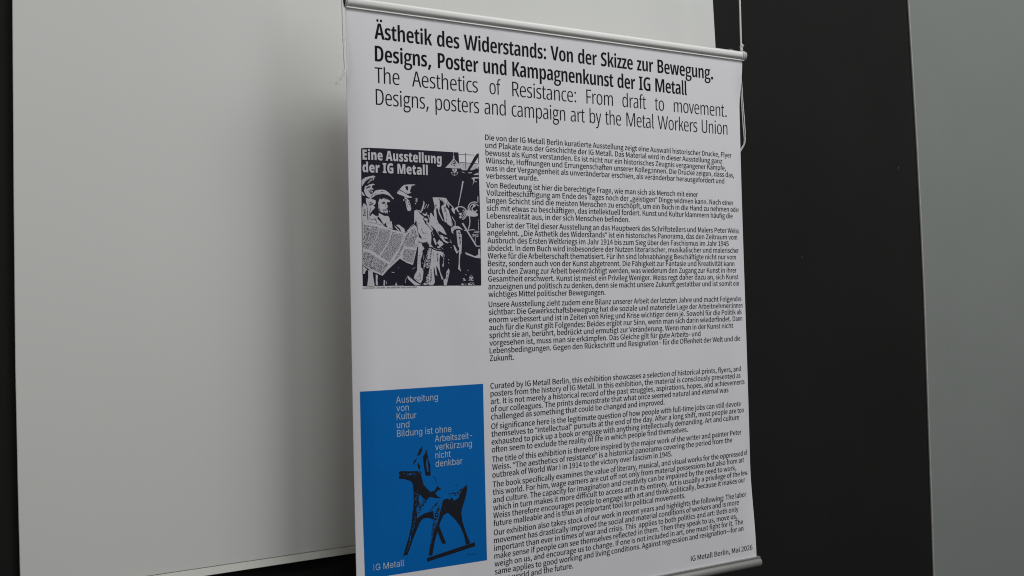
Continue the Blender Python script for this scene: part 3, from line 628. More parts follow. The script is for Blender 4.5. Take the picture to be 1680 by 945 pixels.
ANIMAL_SHAPES = [
    ('blue', [252,-13265,2409,-13269,4720,-13273,4718,-16413,4712,-19510,2446,-19487,284,-19469,258,-16440]),
    ('deer', [1517,-16059,1623,-16039,1912,-16078,2203,-16100,2308,-16222,2368,-16405,2399,-16570,2509,-16721,2654,-16863,2625,-17036,2515,-17107,2426,-17105,2340,-17002,2264,-16901,2212,-17033,2237,-17221,2126,-17391,2151,-17578,2118,-17758,2001,-17559,2036,-17058,2033,-16736,2018,-16531,1943,-16413,1713,-16323,1522,-16288,1553,-16168]),
    ('deer', [1989,-17420,2124,-17460,2142,-17761,2284,-17743,2232,-17874,2110,-18125,1982,-18382,1864,-18686,1763,-18909,1696,-18880,1609,-18922,1711,-18618,1840,-18271,1946,-17827]),
    ('deer', [2119,-17721,2267,-17630,2416,-17566,2738,-17524,2755,-17842,2633,-17770,2486,-17732,2338,-17750,2222,-17887,2117,-17813]),
    ('deer', [2654,-16863,2788,-16847,2922,-16676,2970,-16761,3078,-16834,2938,-16832,2826,-16930,2898,-17041,3047,-17115,2847,-17110,2699,-17055,2625,-17036]),
    ('deer', [3100,-17196,3272,-17161,3351,-17217,3424,-17132,3523,-17266,3688,-17192,3742,-17038,3890,-16866,4006,-16766,4022,-16929,3943,-17242,3833,-17512,3777,-17717,3811,-18028,3930,-18421,4090,-18822,3919,-18854,3851,-18505,3705,-18155,3508,-17894,3271,-17652,3108,-17725,2977,-17964,2870,-18275,2763,-18585,2664,-19044,2531,-19024,2587,-18699,2720,-18301,2877,-17951,3013,-17503]),
    ('deer', [2890,-18046,2959,-18101,3043,-18346,3186,-18702,3035,-18699,2950,-18473,2866,-18228]),
    ('deer', [2455,-19095,2678,-19064,3893,-18865,4256,-18813,4279,-18953,3378,-19094,2477,-19228]),
    ('deer', [2394,-15259,2375,-15433,2289,-15573,2190,-15582,2278,-15378]),
    ('deer', [2539,-15379,2583,-15639,2613,-15805,2665,-15926,2671,-16308,2484,-16297,2428,-15948,2400,-15621,2476,-15545]),
    ('deer', [2189,-15646,2142,-15780,2023,-15888,2075,-15750]),
    ('deer', [2220,-15797,2314,-15973,2263,-16079,2198,-15924]),
    ('deer', [2308,-16222,2243,-16077,2349,-16171]),
    ('deergrain', [3276,-16997,3631,-16978,3943,-16806,3743,-17019,3628,-17110,3426,-17076]),
    ('deergrain', [2237,-17221,2377,-17099,2575,-17077,2422,-17290,2260,-17500,2151,-17587]),
    ('deergrain', [2565,-17516,2777,-17334,2980,-17182,2815,-17408,2664,-17505]),
    ('deergrain', [2760,-17657,3018,-17270,2934,-17679,2756,-18260,2613,-18657,2646,-18291]),
    ('blue', [2547,-15682,2574,-15778,2596,-16151,2556,-16170,2512,-15911]),
    ('bluegrain', [1670,-16121,2105,-16154,2176,-16236,1716,-16204]),
    ('bluegrain', [2049,-17565,2120,-17666,1986,-18199,1755,-18807,1732,-18758,1914,-18189]),
    ('bluegrain', [2065,-16831,2189,-16754,2207,-17032,2126,-17391,2073,-17154]),
    ('deer', [3957,-19199,4091,-19207,4091,-19226,3957,-19218]),
    ('deer', [4132,-19210,4174,-19212,4173,-19231,4132,-19228]),
    ('deer', [4205,-19214,4329,-19221,4329,-19240,4204,-19233]),
    ('deer', [2765,-16337,2853,-16412,2878,-16601,2859,-16599,2833,-16419,2755,-16354]),
    ('deer', [3561,-16734,3714,-16719,3714,-16733,3565,-16754]),
]
WORKER_LETTERING = [
    ("Eine Ausstellung", 0.02409, 0.16490, -0.27508, 0.01700),
    ("der IG Metall", 0.02366, 0.13882, -0.29631, 0.01700),
]
ANIMAL_LETTERING = [
    ("Ausbreitung", 0.07383, 0.14957, -0.68672, 0.01120),
    ("von", 0.07417, 0.09633, -0.70057, 0.01120),
    ("Kultur", 0.07434, 0.10983, -0.71467, 0.01120),
    ("und", 0.07435, 0.09684, -0.72924, 0.01120),
    ("Bildung ist ohne", 0.07435, 0.17350, -0.74363, 0.01120),
    ("Arbeitszeit-", 0.14246, 0.21255, -0.75843, 0.01120),
    ("verkürzung", 0.14264, 0.21167, -0.77279, 0.01120),
    ("nicht", 0.14280, 0.17129, -0.78691, 0.01120),
    ("denkbar", 0.14280, 0.19307, -0.80154, 0.01120),
    ("IG Metall", 0.02896, 0.08239, -0.96174, 0.01070),
]
# letter outlines as plain numbers (cap height = 1000): character: (advance, [contours of x, y, ...])
FONTS = {
    'body': {
        " ": (306, []),
        ",": (379, [[94,-275,201,-217,266,-150,306,-68,321,26,313,89,291,137,254,170,197,183,148,174,91,124,83,85,91,46,113,15,149,-6,188,-10,180,-58,154,-107,113,-147,52,-183]]),
        "-": (473, [[44,324,431,324,431,440,44,440]]),
        ".": (379, [[193,183,143,173,109,150,88,118,81,76,88,36,109,4,143,-19,193,-29,269,2,291,36,299,76,291,118,269,152]]),
        "0": (757, [[379,-29,522,7,624,108,687,273,709,503,687,731,624,894,522,994,379,1029,236,994,134,894,71,731,49,503,71,273,134,108,236,7],[379,95,317,115,260,186,221,315,207,503,221,691,260,818,317,889,379,908,442,889,499,818,537,691,551,503,537,315,499,186,442,115]]),
        "1": (757, [[687,-10,687,114,487,114,487,1010,365,1010,271,967,146,935,146,840,325,840,325,114,101,114,101,-10]]),
        "2": (757, [[708,-10,708,118,274,107,426,257,551,416,632,571,660,724,639,847,579,942,481,1005,350,1028,253,1017,171,985,101,937,33,872,126,785,236,877,284,899,334,906,404,894,456,856,488,796,499,719,472,586,389,438,247,270,41,76,41,-10]]),
        "4": (757, [[600,1010,430,1010,8,359,8,266,445,266,445,-10,600,-10,600,266,734,266,734,385,600,385],[182,384,403,713,469,856,445,385]]),
        "5": (757, [[655,1010,132,1010,98,530,182,477,313,537,349,540,424,526,484,485,524,416,539,322,523,225,479,154,417,111,344,96,274,104,214,127,96,212,15,113,151,16,243,-16,359,-28,491,-3,601,67,676,177,704,325,680,470,613,572,511,634,384,654,294,643,247,619,277,884,655,884]]),
        "6": (757, [[410,-29,533,-2,630,67,694,172,718,307,698,446,640,547,546,610,421,631,351,622,229,557,199,511,236,695,290,820,366,886,453,905,488,901,525,887,612,823,703,916,595,996,526,1020,444,1028,294,997,171,899,88,729,57,478,83,259,154,102,265,5],[411,92,340,109,280,167,237,265,216,399,264,455,313,492,401,517,467,504,518,464,550,397,561,307,548,216,513,147,464,105]]),
        "9": (757, [[347,1029,224,1003,128,933,64,828,41,693,61,555,118,454,211,391,335,369,407,379,473,405,559,489,522,307,468,181,395,115,314,96,276,101,237,114,144,178,57,83,167,4,238,-19,323,-28,469,5,590,107,672,283,703,543,677,753,605,904,493,996],[348,910,420,893,481,837,524,740,545,607,497,549,446,510,398,489,357,483,291,496,240,536,207,604,196,693,209,785,244,855,294,897]]),
        ":": (379, [[190,734,142,724,109,701,88,668,81,628,88,586,109,554,143,531,193,521,269,552,291,586,299,628,291,668,270,701,236,724],[193,183,143,173,109,150,88,118,81,76,88,36,109,4,143,-19,193,-29,269,2,291,36,299,76,291,118,269,152]]),
        "A": (829, [[500,1010,328,1010,-17,-10,148,-10,245,296,579,296,674,-10,847,-10],[409,890,541,415,283,415]]),
        "B": (896, [[119,-10,458,-10,618,9,745,67,826,162,854,293,839,387,795,460,727,511,660,534,710,566,758,618,787,683,797,756,771,871,696,950,581,996,436,1010,119,1010],[282,587,282,890,514,882,579,857,620,811,634,739,621,673,582,625,515,597],[282,111,282,467,548,457,625,427,674,375,692,297,674,212,623,155,545,122,436,111]]),
        "C": (870, [[613,-18,699,12,774,59,843,125,754,222,634,130,580,110,522,103,404,129,310,207,249,334,228,503,250,670,313,795,408,871,526,897,577,891,625,874,731,797,818,896,697,988,616,1017,521,1028,334,990,188,884,94,719,60,499,93,280,186,115,329,9,513,-28]]),
        "D": (939, [[119,-10,396,-10,604,26,756,128,847,289,877,503,847,718,755,876,602,976,390,1010,119,1010],[282,114,282,888,374,888,520,863,624,791,688,670,709,503,688,336,624,213,519,139,373,114]]),
        "E": (804, [[119,-10,748,-10,748,118,282,118,282,462,662,462,662,590,282,590,282,884,733,884,733,1010,119,1010]]),
        "F": (753, [[119,-10,282,-10,282,439,664,439,664,565,282,565,282,884,733,884,733,1010,119,1010]]),
        "G": (940, [[641,1016,536,1028,342,991,192,884,95,719,60,499,94,280,189,114,337,9,529,-28,633,-19,722,7,797,46,858,95,858,528,491,528,491,403,704,403,704,155,635,117,544,103,413,130,313,208,250,334,228,503,251,670,317,795,417,871,543,897,603,890,654,872,760,797,847,896,726,986]]),
        "H": (993, [[876,-10,876,1010,711,1010,711,591,282,591,282,1010,119,1010,119,-10,282,-10,282,462,711,462,711,-10]]),
        "I": (400, [[119,-10,282,-10,282,1010,119,1010]]),
        "J": (730, [[618,1010,453,1010,453,306,443,210,414,147,370,113,310,103,269,108,229,126,191,159,142,222,26,142,81,67,146,16,227,-17,325,-28,461,-2,552,69,602,170,618,293]]),
        "K": (881, [[900,-10,535,620,854,1009,672,1010,270,508,282,1010,119,1010,119,-10,282,-10,282,314,433,505,721,-10]]),
        "L": (741, [[119,1010,119,-10,720,-10,720,118,282,118,282,1010]]),
        "M": (1108, [[989,-10,989,1010,803,1010,558,266,305,1010,119,1010,119,-10,270,-10,270,554,236,845,495,91,610,91,868,845,834,554,834,-10]]),
        "N": (986, [[868,-10,868,1010,709,1010,711,401,744,170,280,1010,119,1010,119,-10,275,-10,275,525,243,831,705,-10]]),
        "O": (1012, [[506,-29,691,10,831,118,921,285,952,503,921,721,831,885,691,991,506,1028,321,991,181,885,92,721,60,503,92,285,181,118,321,10],[506,104,397,130,308,208,249,335,228,503,249,670,308,795,397,871,506,896,616,871,705,795,764,670,785,503,764,335,705,208,615,130]]),
        "P": (864, [[119,-10,282,-10,282,388,431,388,588,408,711,467,789,567,816,707,788,847,709,941,584,994,425,1010,119,1010],[282,512,282,887,515,879,590,850,636,796,652,707,637,616,592,556,519,522]]),
        "R": (866, [[282,535,282,887,528,879,596,852,639,801,655,720,639,637,595,580,526,546,429,535],[119,-10,282,-10,282,414,429,414,672,-10,853,-10,596,434,681,467,755,528,802,613,819,720,792,854,717,944,599,995,452,1010,119,1010]]),
        "S": (813, [[305,-17,416,-28,566,-4,679,59,749,152,774,266,757,365,712,441,644,498,361,628,310,660,274,702,259,763,272,820,307,862,359,888,428,897,486,891,540,875,659,799,742,896,677,951,604,991,520,1018,426,1028,291,1007,185,949,117,862,93,753,112,655,162,580,230,526,511,396,561,362,595,318,607,255,593,191,555,143,495,114,416,103,347,111,278,134,214,172,139,233,44,129,121,63,207,14]]),
        "T": (817, [[326,-10,491,-10,491,884,794,884,794,1010,23,1010,23,884,326,884]]),
        "U": (984, [[115,1010,115,412,142,208,219,72,339,-4,493,-28,645,-4,765,72,843,208,870,412,870,1010,711,1010,711,410,693,260,643,165,574,117,493,103,412,117,344,165,296,260,278,410,278,1010]]),
        "V": (784, [[-21,1010,305,-10,483,-10,807,1010,640,1010,398,136,150,1010]]),
        "W": (1198, [[14,1010,230,-10,414,-10,596,824,786,-10,972,-10,1182,1010,1024,1010,861,141,887,141,818,457,677,1010,528,1010,336,137,182,1010]]),
        "Z": (823, [[49,-10,778,-10,778,118,248,117,771,923,771,1010,97,1010,97,884,571,884,49,78]]),
        "a": (768, [[678,-10,678,456,663,582,616,681,531,747,404,770,309,760,226,736,90,666,152,562,272,624,326,640,380,646,444,632,486,595,509,537,515,476,322,443,175,385,89,302,61,193,78,101,125,32,199,-12,295,-28,371,-19,439,6,536,73,539,-10],[517,373,516,183,419,115,377,99,288,100,254,116,229,149,220,200,236,263,289,312,386,349]]),
        "b": (843, [[107,1096,107,-10,243,-10,245,61,332,0,391,-21,453,-28,586,1,693,83,766,211,793,382,773,539,716,661,618,741,480,770,409,761,343,737,256,671,270,1096],[448,644,525,627,581,576,614,492,625,381,609,259,566,169,503,115,430,98,358,112,270,167,270,551,365,621]]),
        "c": (696, [[501,762,426,770,279,742,160,662,81,537,52,370,79,204,153,79,269,0,416,-28,490,-21,558,-1,679,73,608,175,511,115,470,101,430,96,348,114,280,168,235,255,218,370,235,484,283,572,352,626,432,644,500,629,584,575,664,674,565,741]]),
        "d": (846, [[739,1096,576,1096,591,689,518,744,460,763,391,770,259,741,152,659,80,534,53,370,75,203,138,79,239,0,377,-28,451,-19,516,6,598,72,600,-10,739,-10],[405,98,332,114,272,166,233,253,220,371,236,485,281,572,344,626,416,644,493,629,576,574,576,191,489,120]]),
        "e": (756, [[402,771,267,741,156,660,80,535,52,370,80,204,157,80,275,0,425,-28,570,-5,690,54,633,156,527,106,485,96,441,92,354,109,284,157,234,236,215,331,711,331,718,412,698,557,639,670,541,744],[214,440,236,526,282,595,342,637,405,650,471,637,523,597,558,527,569,440]]),
        "f": (443, [[127,-10,289,-10,289,630,446,630,446,751,289,751,296,920,314,963,341,986,392,992,472,969,506,1085,466,1099,361,1114,254,1095,181,1042,140,962,127,750,26,743,26,630,127,630]]),
        "g": (769, [[756,751,482,751,374,770,257,750,163,694,101,607,78,495,86,431,109,374,173,291,120,238,93,153,113,76,157,25,80,-47,58,-94,50,-144,74,-231,140,-296,243,-337,376,-351,540,-329,664,-271,742,-186,769,-85,753,-3,701,56,612,91,292,107,260,121,242,142,236,172,249,220,274,247,373,224,491,244,583,299,643,383,664,492,647,582,610,636,756,635],[374,330,326,340,281,371,248,424,236,495,248,566,280,618,325,648,374,658,424,648,469,618,501,566,513,495,501,424,468,371,423,340],[608,-105,593,-158,549,-202,481,-233,392,-245,310,-237,250,-213,212,-176,198,-126,215,-64,265,-11,536,-26,575,-39,599,-64]]),
        "h": (828, [[107,-10,270,-10,270,535,365,616,408,634,452,640,504,631,542,600,566,541,575,-10,737,-10,737,470,723,596,680,689,604,749,492,770,411,759,342,730,253,649,270,1096,107,1096]]),
        "i": (375, [[107,-10,270,-10,270,751,107,751],[265,910,291,977,265,1041,188,1070,112,1041,87,977,112,910,188,881]]),
        "j": (375, [[270,751,108,751,104,-145,91,-188,67,-213,35,-220,-51,-203,-80,-316,-46,-328,49,-341,154,-321,222,-268,259,-188,270,-85],[111,910,188,881,265,910,291,977,265,1041,188,1070,111,1041,86,977]]),
        "k": (753, [[107,1096,107,-10,267,-10,267,193,386,341,590,-10,764,-9,480,442,732,750,555,751,252,361,267,1096]]),
        "l": (387, [[106,1096,114,76,139,21,186,-16,302,-25,349,-13,328,99,287,99,270,140,270,1096]]),
        "m": (1263, [[107,-10,270,-10,270,535,362,615,439,640,485,631,523,600,547,541,556,-10,717,-10,717,535,810,615,888,640,934,631,972,600,996,541,1004,-10,1166,-10,1166,470,1153,596,1110,689,1035,749,924,770,848,758,781,727,683,634,667,681,623,728,559,759,473,770,400,759,335,730,247,648,246,751,107,751]]),
        "n": (832, [[107,-10,270,-10,270,535,365,616,408,634,452,640,504,631,542,600,566,541,575,-10,737,-10,737,470,723,596,680,689,604,749,492,770,411,759,341,730,250,649,245,751,107,751]]),
        "o": (827, [[413,771,271,742,157,662,80,537,52,370,80,204,157,79,271,0,413,-28,555,0,670,79,747,204,775,370,747,537,670,662,555,742],[413,644,488,626,552,572,594,485,610,370,594,255,552,168,488,114,413,97,339,114,276,168,233,255,218,370,233,485,276,572,339,626]]),
        "p": (846, [[107,-322,270,-322,256,54,284,24,392,-21,453,-28,586,1,693,83,766,211,793,382,773,539,716,661,618,741,480,770,407,761,341,736,249,670,245,751,107,751],[448,644,525,627,581,576,614,492,625,381,609,259,566,169,503,115,430,98,359,112,270,167,270,551,366,621]]),
        "q": (846, [[739,-322,739,751,603,751,600,687,520,745,461,764,391,770,259,741,152,659,80,534,53,370,75,203,138,79,239,0,377,-28,449,-19,513,5,593,71,576,-322],[405,98,332,114,272,166,233,253,220,371,236,485,281,572,344,626,416,644,493,629,576,574,576,191,489,120]]),
        "r": (529, [[107,-10,270,-10,270,475,310,552,355,604,400,630,437,637,525,622,552,749,478,770,383,758,321,724,269,674,246,616,246,751,107,751]]),
        "s": (638, [[22,82,156,3,235,-20,320,-28,445,-9,535,42,589,115,607,202,587,293,532,357,457,402,267,483,235,514,222,556,230,594,253,626,288,645,381,648,515,582,591,677,479,744,340,770,221,752,135,704,83,635,65,550,85,465,137,404,209,360,400,276,436,241,450,195,442,152,417,119,378,97,323,89,268,95,217,111,99,184]]),
        "t": (514, [[149,960,136,750,18,743,18,630,128,630,128,229,139,126,176,46,246,-8,358,-28,516,3,485,118,385,94,344,101,314,124,296,166,290,225,290,630,492,630,492,751,290,751,290,960]]),
        "u": (828, [[723,751,561,751,561,218,466,126,424,106,380,100,328,110,291,140,267,199,259,751,96,751,96,271,109,145,152,52,228,-8,342,-28,422,-17,491,12,584,102,582,-10,723,-10]]),
        "v": (711, [[-5,751,269,-10,447,-10,716,751,554,751,361,110,163,751]]),
        "w": (1094, [[15,751,226,-10,404,-10,543,606,690,-10,875,-10,1081,751,922,751,786,113,628,751,473,751,325,113,180,751]]),
        "x": (679, [[684,-9,435,374,664,750,496,751,353,469,188,751,15,750,245,386,-4,-9,166,-10,327,290,509,-10]]),
        "y": (711, [[716,751,555,751,378,129,163,751,-6,751,296,-1,253,-118,218,-167,177,-197,132,-206,60,-191,30,-311,138,-330,248,-308,329,-250,389,-167,433,-65]]),
        "z": (648, [[29,-10,627,-10,627,111,230,110,615,672,615,751,71,751,71,630,413,631,29,69]]),
        "Ä": (829, [[327,1106,351,1166,327,1225,255,1253,186,1225,163,1166,186,1106,255,1079],[499,1106,570,1079,640,1106,663,1166,640,1225,570,1253,499,1225,476,1166],[500,1010,328,1010,-17,-10,148,-10,245,296,579,296,674,-10,847,-10],[409,890,541,415,283,415]]),
        "ä": (768, [[678,-10,678,456,663,582,616,681,531,747,404,770,309,760,226,736,90,666,152,562,272,624,326,640,380,646,444,632,486,595,509,537,515,476,322,443,175,385,89,302,61,193,78,101,125,32,199,-12,295,-28,371,-19,439,6,536,73,539,-10],[517,373,516,183,419,115,377,99,288,100,254,116,229,149,220,200,236,263,289,312,386,349],[350,939,350,1003,302,1051,219,1051,172,1003,172,939,219,892,302,892],[464,939,512,892,596,892,643,939,643,1003,596,1051,512,1051,464,1003]]),
        "ö": (827, [[413,771,271,742,157,662,80,537,52,370,80,204,157,79,271,0,413,-28,555,0,670,79,747,204,775,370,747,537,670,662,555,742],[413,644,488,626,552,572,594,485,610,370,594,255,552,168,488,114,413,97,339,114,276,168,233,255,218,370,233,485,276,572,339,626],[196,1030,173,971,196,912,268,884,338,912,362,971,338,1030,268,1059],[630,1030,559,1059,488,1030,465,971,488,912,559,884,630,912,654,971]]),
        "ü": (828, [[723,751,561,751,561,218,466,126,424,106,380,100,328,110,291,140,267,199,259,751,96,751,96,271,109,145,152,52,228,-8,342,-28,422,-17,491,12,584,102,582,-10,723,-10],[356,939,356,1003,308,1051,225,1051,178,1003,178,939,225,892,308,892],[649,939,649,1003,601,1051,518,1051,471,1003,471,939,518,892,601,892]]),
        "—": (1220, [[44,331,1175,331,1175,436,44,436]]),
        "“": (536, [[510,1000,444,646,298,646,289,662,320,775,403,1000],[246,1000,180,646,35,646,26,662,57,775,140,1000]]),
        "”": (536, [[289,646,356,1000,501,1000,510,984,488,900,397,646],[237,1000,247,984,225,900,133,646,27,646,92,1000]]),
        "„": (582, [[300,-185,367,169,511,169,521,153,499,69,408,-185],[248,169,257,153,236,69,144,-185,38,-185,103,169]]),
    },
    'bold': {
        " ": (364, []),
        ",": (391, [[47,-181,87,-3,116,162,292,162,302,147,280,70,234,-56,181,-181]]),
        ".": (393, [[103,162,134,188,173,201,219,201,240,196,276,176,289,161,305,119,305,65,289,23,259,-3,219,-17,173,-17,153,-12,117,8,103,23,88,65,88,119]]),
        ":": (349, [[232,183,257,157,269,117,269,67,256,27,230,1,196,-13,154,-13,118,1,92,29,79,68,79,116,92,156,116,183,153,197,197,197],[233,753,257,726,269,686,269,637,256,597,230,570,196,556,154,556,118,570,92,598,79,637,79,686,92,726,116,753,153,766,197,766]]),
        "A": (700, [[243,1000,454,1000,700,0,523,0,464,265,238,265,179,0,0,0],[436,413,376,699,349,866,334,760,263,413]]),
        "B": (714, [[94,1000,343,1000,413,996,473,985,523,966,565,940,597,906,620,864,634,814,639,756,635,699,622,648,602,606,575,572,541,546,500,530,500,524,571,494,606,463,631,424,653,350,655,247,639,170,606,106,557,55,495,20,419,2,375,0,94,0],[261,587,343,587,400,596,422,608,439,624,453,645,468,700,468,764,452,812,419,844,371,860,261,862],[261,141,361,141,416,151,438,163,455,181,469,203,485,263,483,346,462,400,425,435,372,452,261,453]]),
        "D": (763, [[94,0,94,1000,388,997,441,986,489,969,532,945,571,914,604,876,633,832,657,782,676,725,689,661,697,592,697,436,689,362,675,295,656,234,631,180,601,133,567,92,527,59,482,33,432,15,378,4],[261,146,367,152,411,169,447,197,476,236,498,287,514,350,524,423,525,565,521,616,504,703,476,770,458,796,414,833,358,852,261,854]]),
        "F": (564, [[94,0,94,1000,525,1000,525,856,261,856,261,554,507,554,507,409,261,409,261,0]]),
        "G": (790, [[718,40,614,7,505,-11,431,-14,373,-10,319,2,271,22,227,51,189,86,155,129,127,177,104,232,87,293,74,358,64,503,67,578,75,647,89,712,109,772,134,826,165,874,202,915,243,950,291,978,343,998,401,1010,498,1013,594,997,652,977,705,950,653,812,609,837,563,855,493,868,432,866,399,858,369,845,341,826,296,774,264,701,244,609,237,498,243,397,259,308,286,234,305,204,351,159,378,144,409,135,443,133,488,135,555,150,555,408,424,408,424,551,718,551]]),
        "I": (436, [[393,0,43,0,43,91,135,125,135,875,43,909,43,1000,393,1000,393,909,301,875,301,125,393,91]]),
        "K": (685, [[694,0,509,0,326,426,261,361,261,0,94,0,94,1000,261,1000,261,526,304,621,509,1000,688,1000,443,555]]),
        "M": (1056, [[963,0,803,0,803,572,811,772,805,772,592,0,459,0,247,772,241,772,251,571,251,0,94,0,94,1000,325,1000,527,270,531,270,732,1000,963,1000]]),
        "P": (664, [[94,0,94,1000,324,1000,395,995,456,981,507,957,549,923,581,880,604,828,618,766,621,658,612,590,593,529,565,477,547,455,527,435,480,402,423,379,390,372,261,366,261,0],[261,857,261,509,326,511,369,520,403,538,417,552,438,587,445,609,454,694,446,768,435,796,420,818,400,835,376,847,347,854]]),
        "R": (693, [[94,0,94,1000,359,998,407,992,487,968,548,928,592,872,618,801,626,713,618,626,592,552,547,491,481,443,685,0,502,0,332,401,261,401,261,0],[261,534,347,537,375,545,399,558,419,577,435,601,447,630,456,704,447,773,419,820,373,847,332,855,261,856]]),
        "S": (602, [[551,956,503,807,458,831,394,854,334,861,301,857,273,846,243,818,225,779,222,747,229,693,251,652,295,614,450,514,492,473,523,427,544,376,550,348,556,286,547,204,521,131,501,99,452,46,389,8,353,-4,272,-14,192,-9,118,8,48,37,48,207,101,179,185,150,239,142,301,145,331,158,365,191,379,220,387,270,384,306,375,336,347,377,316,403,191,482,144,518,106,559,77,607,60,667,54,739,62,817,87,884,128,939,183,980,215,995,288,1012,358,1013,417,1005,473,990]]),
        "T": (578, [[372,0,206,0,206,853,18,853,18,1000,559,1000,559,853,372,853]]),
        "U": (768, [[88,1000,254,1000,256,277,262,237,273,205,288,179,306,159,329,146,355,137,385,134,442,145,471,164,492,195,500,214,511,263,514,326,514,1000,681,1000,681,324,673,220,662,175,628,100,605,69,578,44,547,23,512,7,431,-12,384,-14,316,-9,257,7,206,32,164,69,131,115,107,173,92,241,88,321]]),
        "V": (685, [[685,1000,437,0,245,0,0,1000,174,1000,312,365,341,182,375,382,511,1000]]),
        "W": (1058, [[1056,1000,858,0,664,0,560,531,530,758,499,533,395,0,204,0,3,1000,168,1000,275,425,307,193,346,442,459,1000,602,1000,715,414,747,193,778,416,889,1000]]),
        "a": (627, [[546,0,428,0,403,103,365,52,338,26,293,-1,257,-11,217,-14,161,-6,117,19,83,58,71,81,53,134,43,221,47,276,59,324,79,365,108,399,144,426,187,447,238,460,387,470,382,569,366,612,353,627,319,644,264,643,209,627,145,596,100,714,152,741,207,760,266,771,328,775,380,771,424,758,462,737,492,707,516,669,533,623,543,569,546,508],[388,362,301,355,275,348,253,337,221,304,205,256,205,200,215,158,223,142,247,121,280,114,303,117,324,126,342,140,358,161,371,187,386,251]]),
        "b": (682, [[83,1064,242,1064,242,774,236,662,243,662,276,712,315,747,359,768,408,774,458,768,502,749,540,717,572,672,597,616,615,549,626,471,628,322,615,215,589,127,552,59,503,12,474,-2,443,-11,408,-14,383,-13,337,-1,298,23,243,87,234,87,211,0,83,0],[361,121,386,125,408,137,426,157,441,185,461,267,468,384,461,494,442,573,427,601,408,621,386,633,360,636,319,629,303,620,288,607,266,572,248,496,242,364,249,256,271,180,287,154,308,136,333,124]]),
        "c": (535, [[504,731,459,602,400,628,343,637,305,630,274,608,249,571,231,520,220,456,216,377,220,300,230,236,239,210,260,167,290,139,307,130,346,123,382,126,419,136,491,172,491,37,435,6,392,-7,349,-13,284,-11,244,-3,208,10,176,28,147,52,122,82,84,158,62,256,54,376,61,488,84,585,100,628,121,665,146,697,175,725,207,747,244,763,286,772,382,772,447,757]]),
        "d": (682, [[600,1064,600,0,473,0,450,87,441,87,396,31,371,11,343,-3,296,-13,226,-8,181,12,143,44,111,89,86,146,68,214,57,292,53,381,57,469,68,547,86,615,111,672,143,717,180,749,223,769,290,774,323,768,353,756,395,726,419,698,440,663,446,663,441,773,441,1064],[323,120,351,123,375,134,396,152,412,177,434,250,439,298,441,397,434,504,413,579,397,604,376,622,351,633,322,636,297,632,275,620,256,600,241,572,222,492,215,382,222,268,242,186,257,157,276,136,298,124]]),
        "e": (622, [[319,774,395,763,429,750,485,707,528,648,544,611,557,572,571,483,573,339,211,339,221,241,233,202,250,171,271,147,297,130,327,120,363,116,408,120,473,137,540,172,540,37,472,6,423,-7,370,-13,294,-11,250,-2,211,13,177,35,147,62,121,93,83,171,61,266,56,319,56,438,71,546,101,635,121,671,145,702,173,728,204,748,239,762,277,771],[211,456,425,456,422,510,413,556,399,594,379,624,353,642,321,648,298,645,277,637,259,622,231,576,221,543]]),
        "f": (396, [[100,0,100,629,11,629,11,714,100,763,103,859,111,916,124,963,143,1002,168,1033,201,1054,242,1067,308,1071,373,1061,426,1043,390,922,328,936,292,929,274,907,263,866,259,761,381,761,381,629,259,629,259,0]]),
        "g": (629, [[624,747,402,747,367,759,304,767,231,756,173,730,125,690,89,637,65,572,57,495,60,452,82,376,98,344,136,295,136,291,105,258,91,235,72,183,69,153,71,125,85,78,96,59,124,31,124,25,98,3,58,-50,38,-111,35,-143,43,-202,67,-252,106,-292,158,-321,225,-340,307,-347,408,-337,488,-308,551,-266,597,-213,625,-152,635,-85,629,-29,611,17,581,51,537,77,476,93,287,97,259,99,238,105,221,116,208,131,199,172,210,222,222,251,227,243,286,229,380,238,438,264,484,303,519,354,541,418,549,492,548,524,535,581,526,606,504,639,624,639],[305,326,289,329,262,343,237,368,217,402,204,445,199,495,204,546,217,588,236,621,261,646,288,659,306,662,324,659,351,646,376,621,395,588,408,546,413,495,408,445,395,402,375,368,350,343,323,329],[491,-105,485,-142,467,-177,440,-207,404,-230,362,-244,320,-249,281,-246,245,-236,213,-218,188,-193,173,-162,168,-126,174,-83,182,-62,209,-21,220,-9,254,-16,385,-17,442,-24,461,-34,477,-51,487,-74]]),
        "h": (680, [[83,0,83,1064,242,1064,241,769,229,663,239,663,267,711,304,747,351,768,403,775,463,767,512,744,550,706,578,654,594,588,598,549,600,0,440,0,440,465,436,541,421,593,411,610,396,623,359,633,320,626,290,605,267,571,253,521,242,418,242,0]]),
        "i": (326, [[242,761,242,0,83,0,83,761],[110,1042,143,1054,185,1054,218,1042,239,1017,250,982,250,938,239,902,217,878,184,866,144,866,111,878,88,902,77,938,77,982,88,1018]]),
        "k": (628, [[83,1064,242,1064,242,556,234,405,239,405,282,489,445,761,616,761,423,455,627,0,454,0,314,335,242,257,242,0,83,0]]),
        "l": (317, [[81,1092,83,98,92,57,106,24,127,0,160,-18,241,-23,291,-9,272,97,240,93,240,94,228,122,227,1092]]),
        "m": (1016, [[935,0,776,0,776,462,771,540,765,569,745,611,730,623,694,634,667,630,644,619,626,600,612,574,594,500,588,397,588,0,430,0,430,464,425,541,416,579,403,606,385,624,349,634,311,626,283,603,263,566,251,515,242,414,242,0,83,0,83,761,209,761,226,662,236,662,264,711,302,746,350,768,387,774,439,773,491,757,530,727,545,707,566,662,577,662,607,712,625,731,666,759,690,768,746,775,791,771,830,758,863,738,889,708,909,671,924,624,932,569]]),
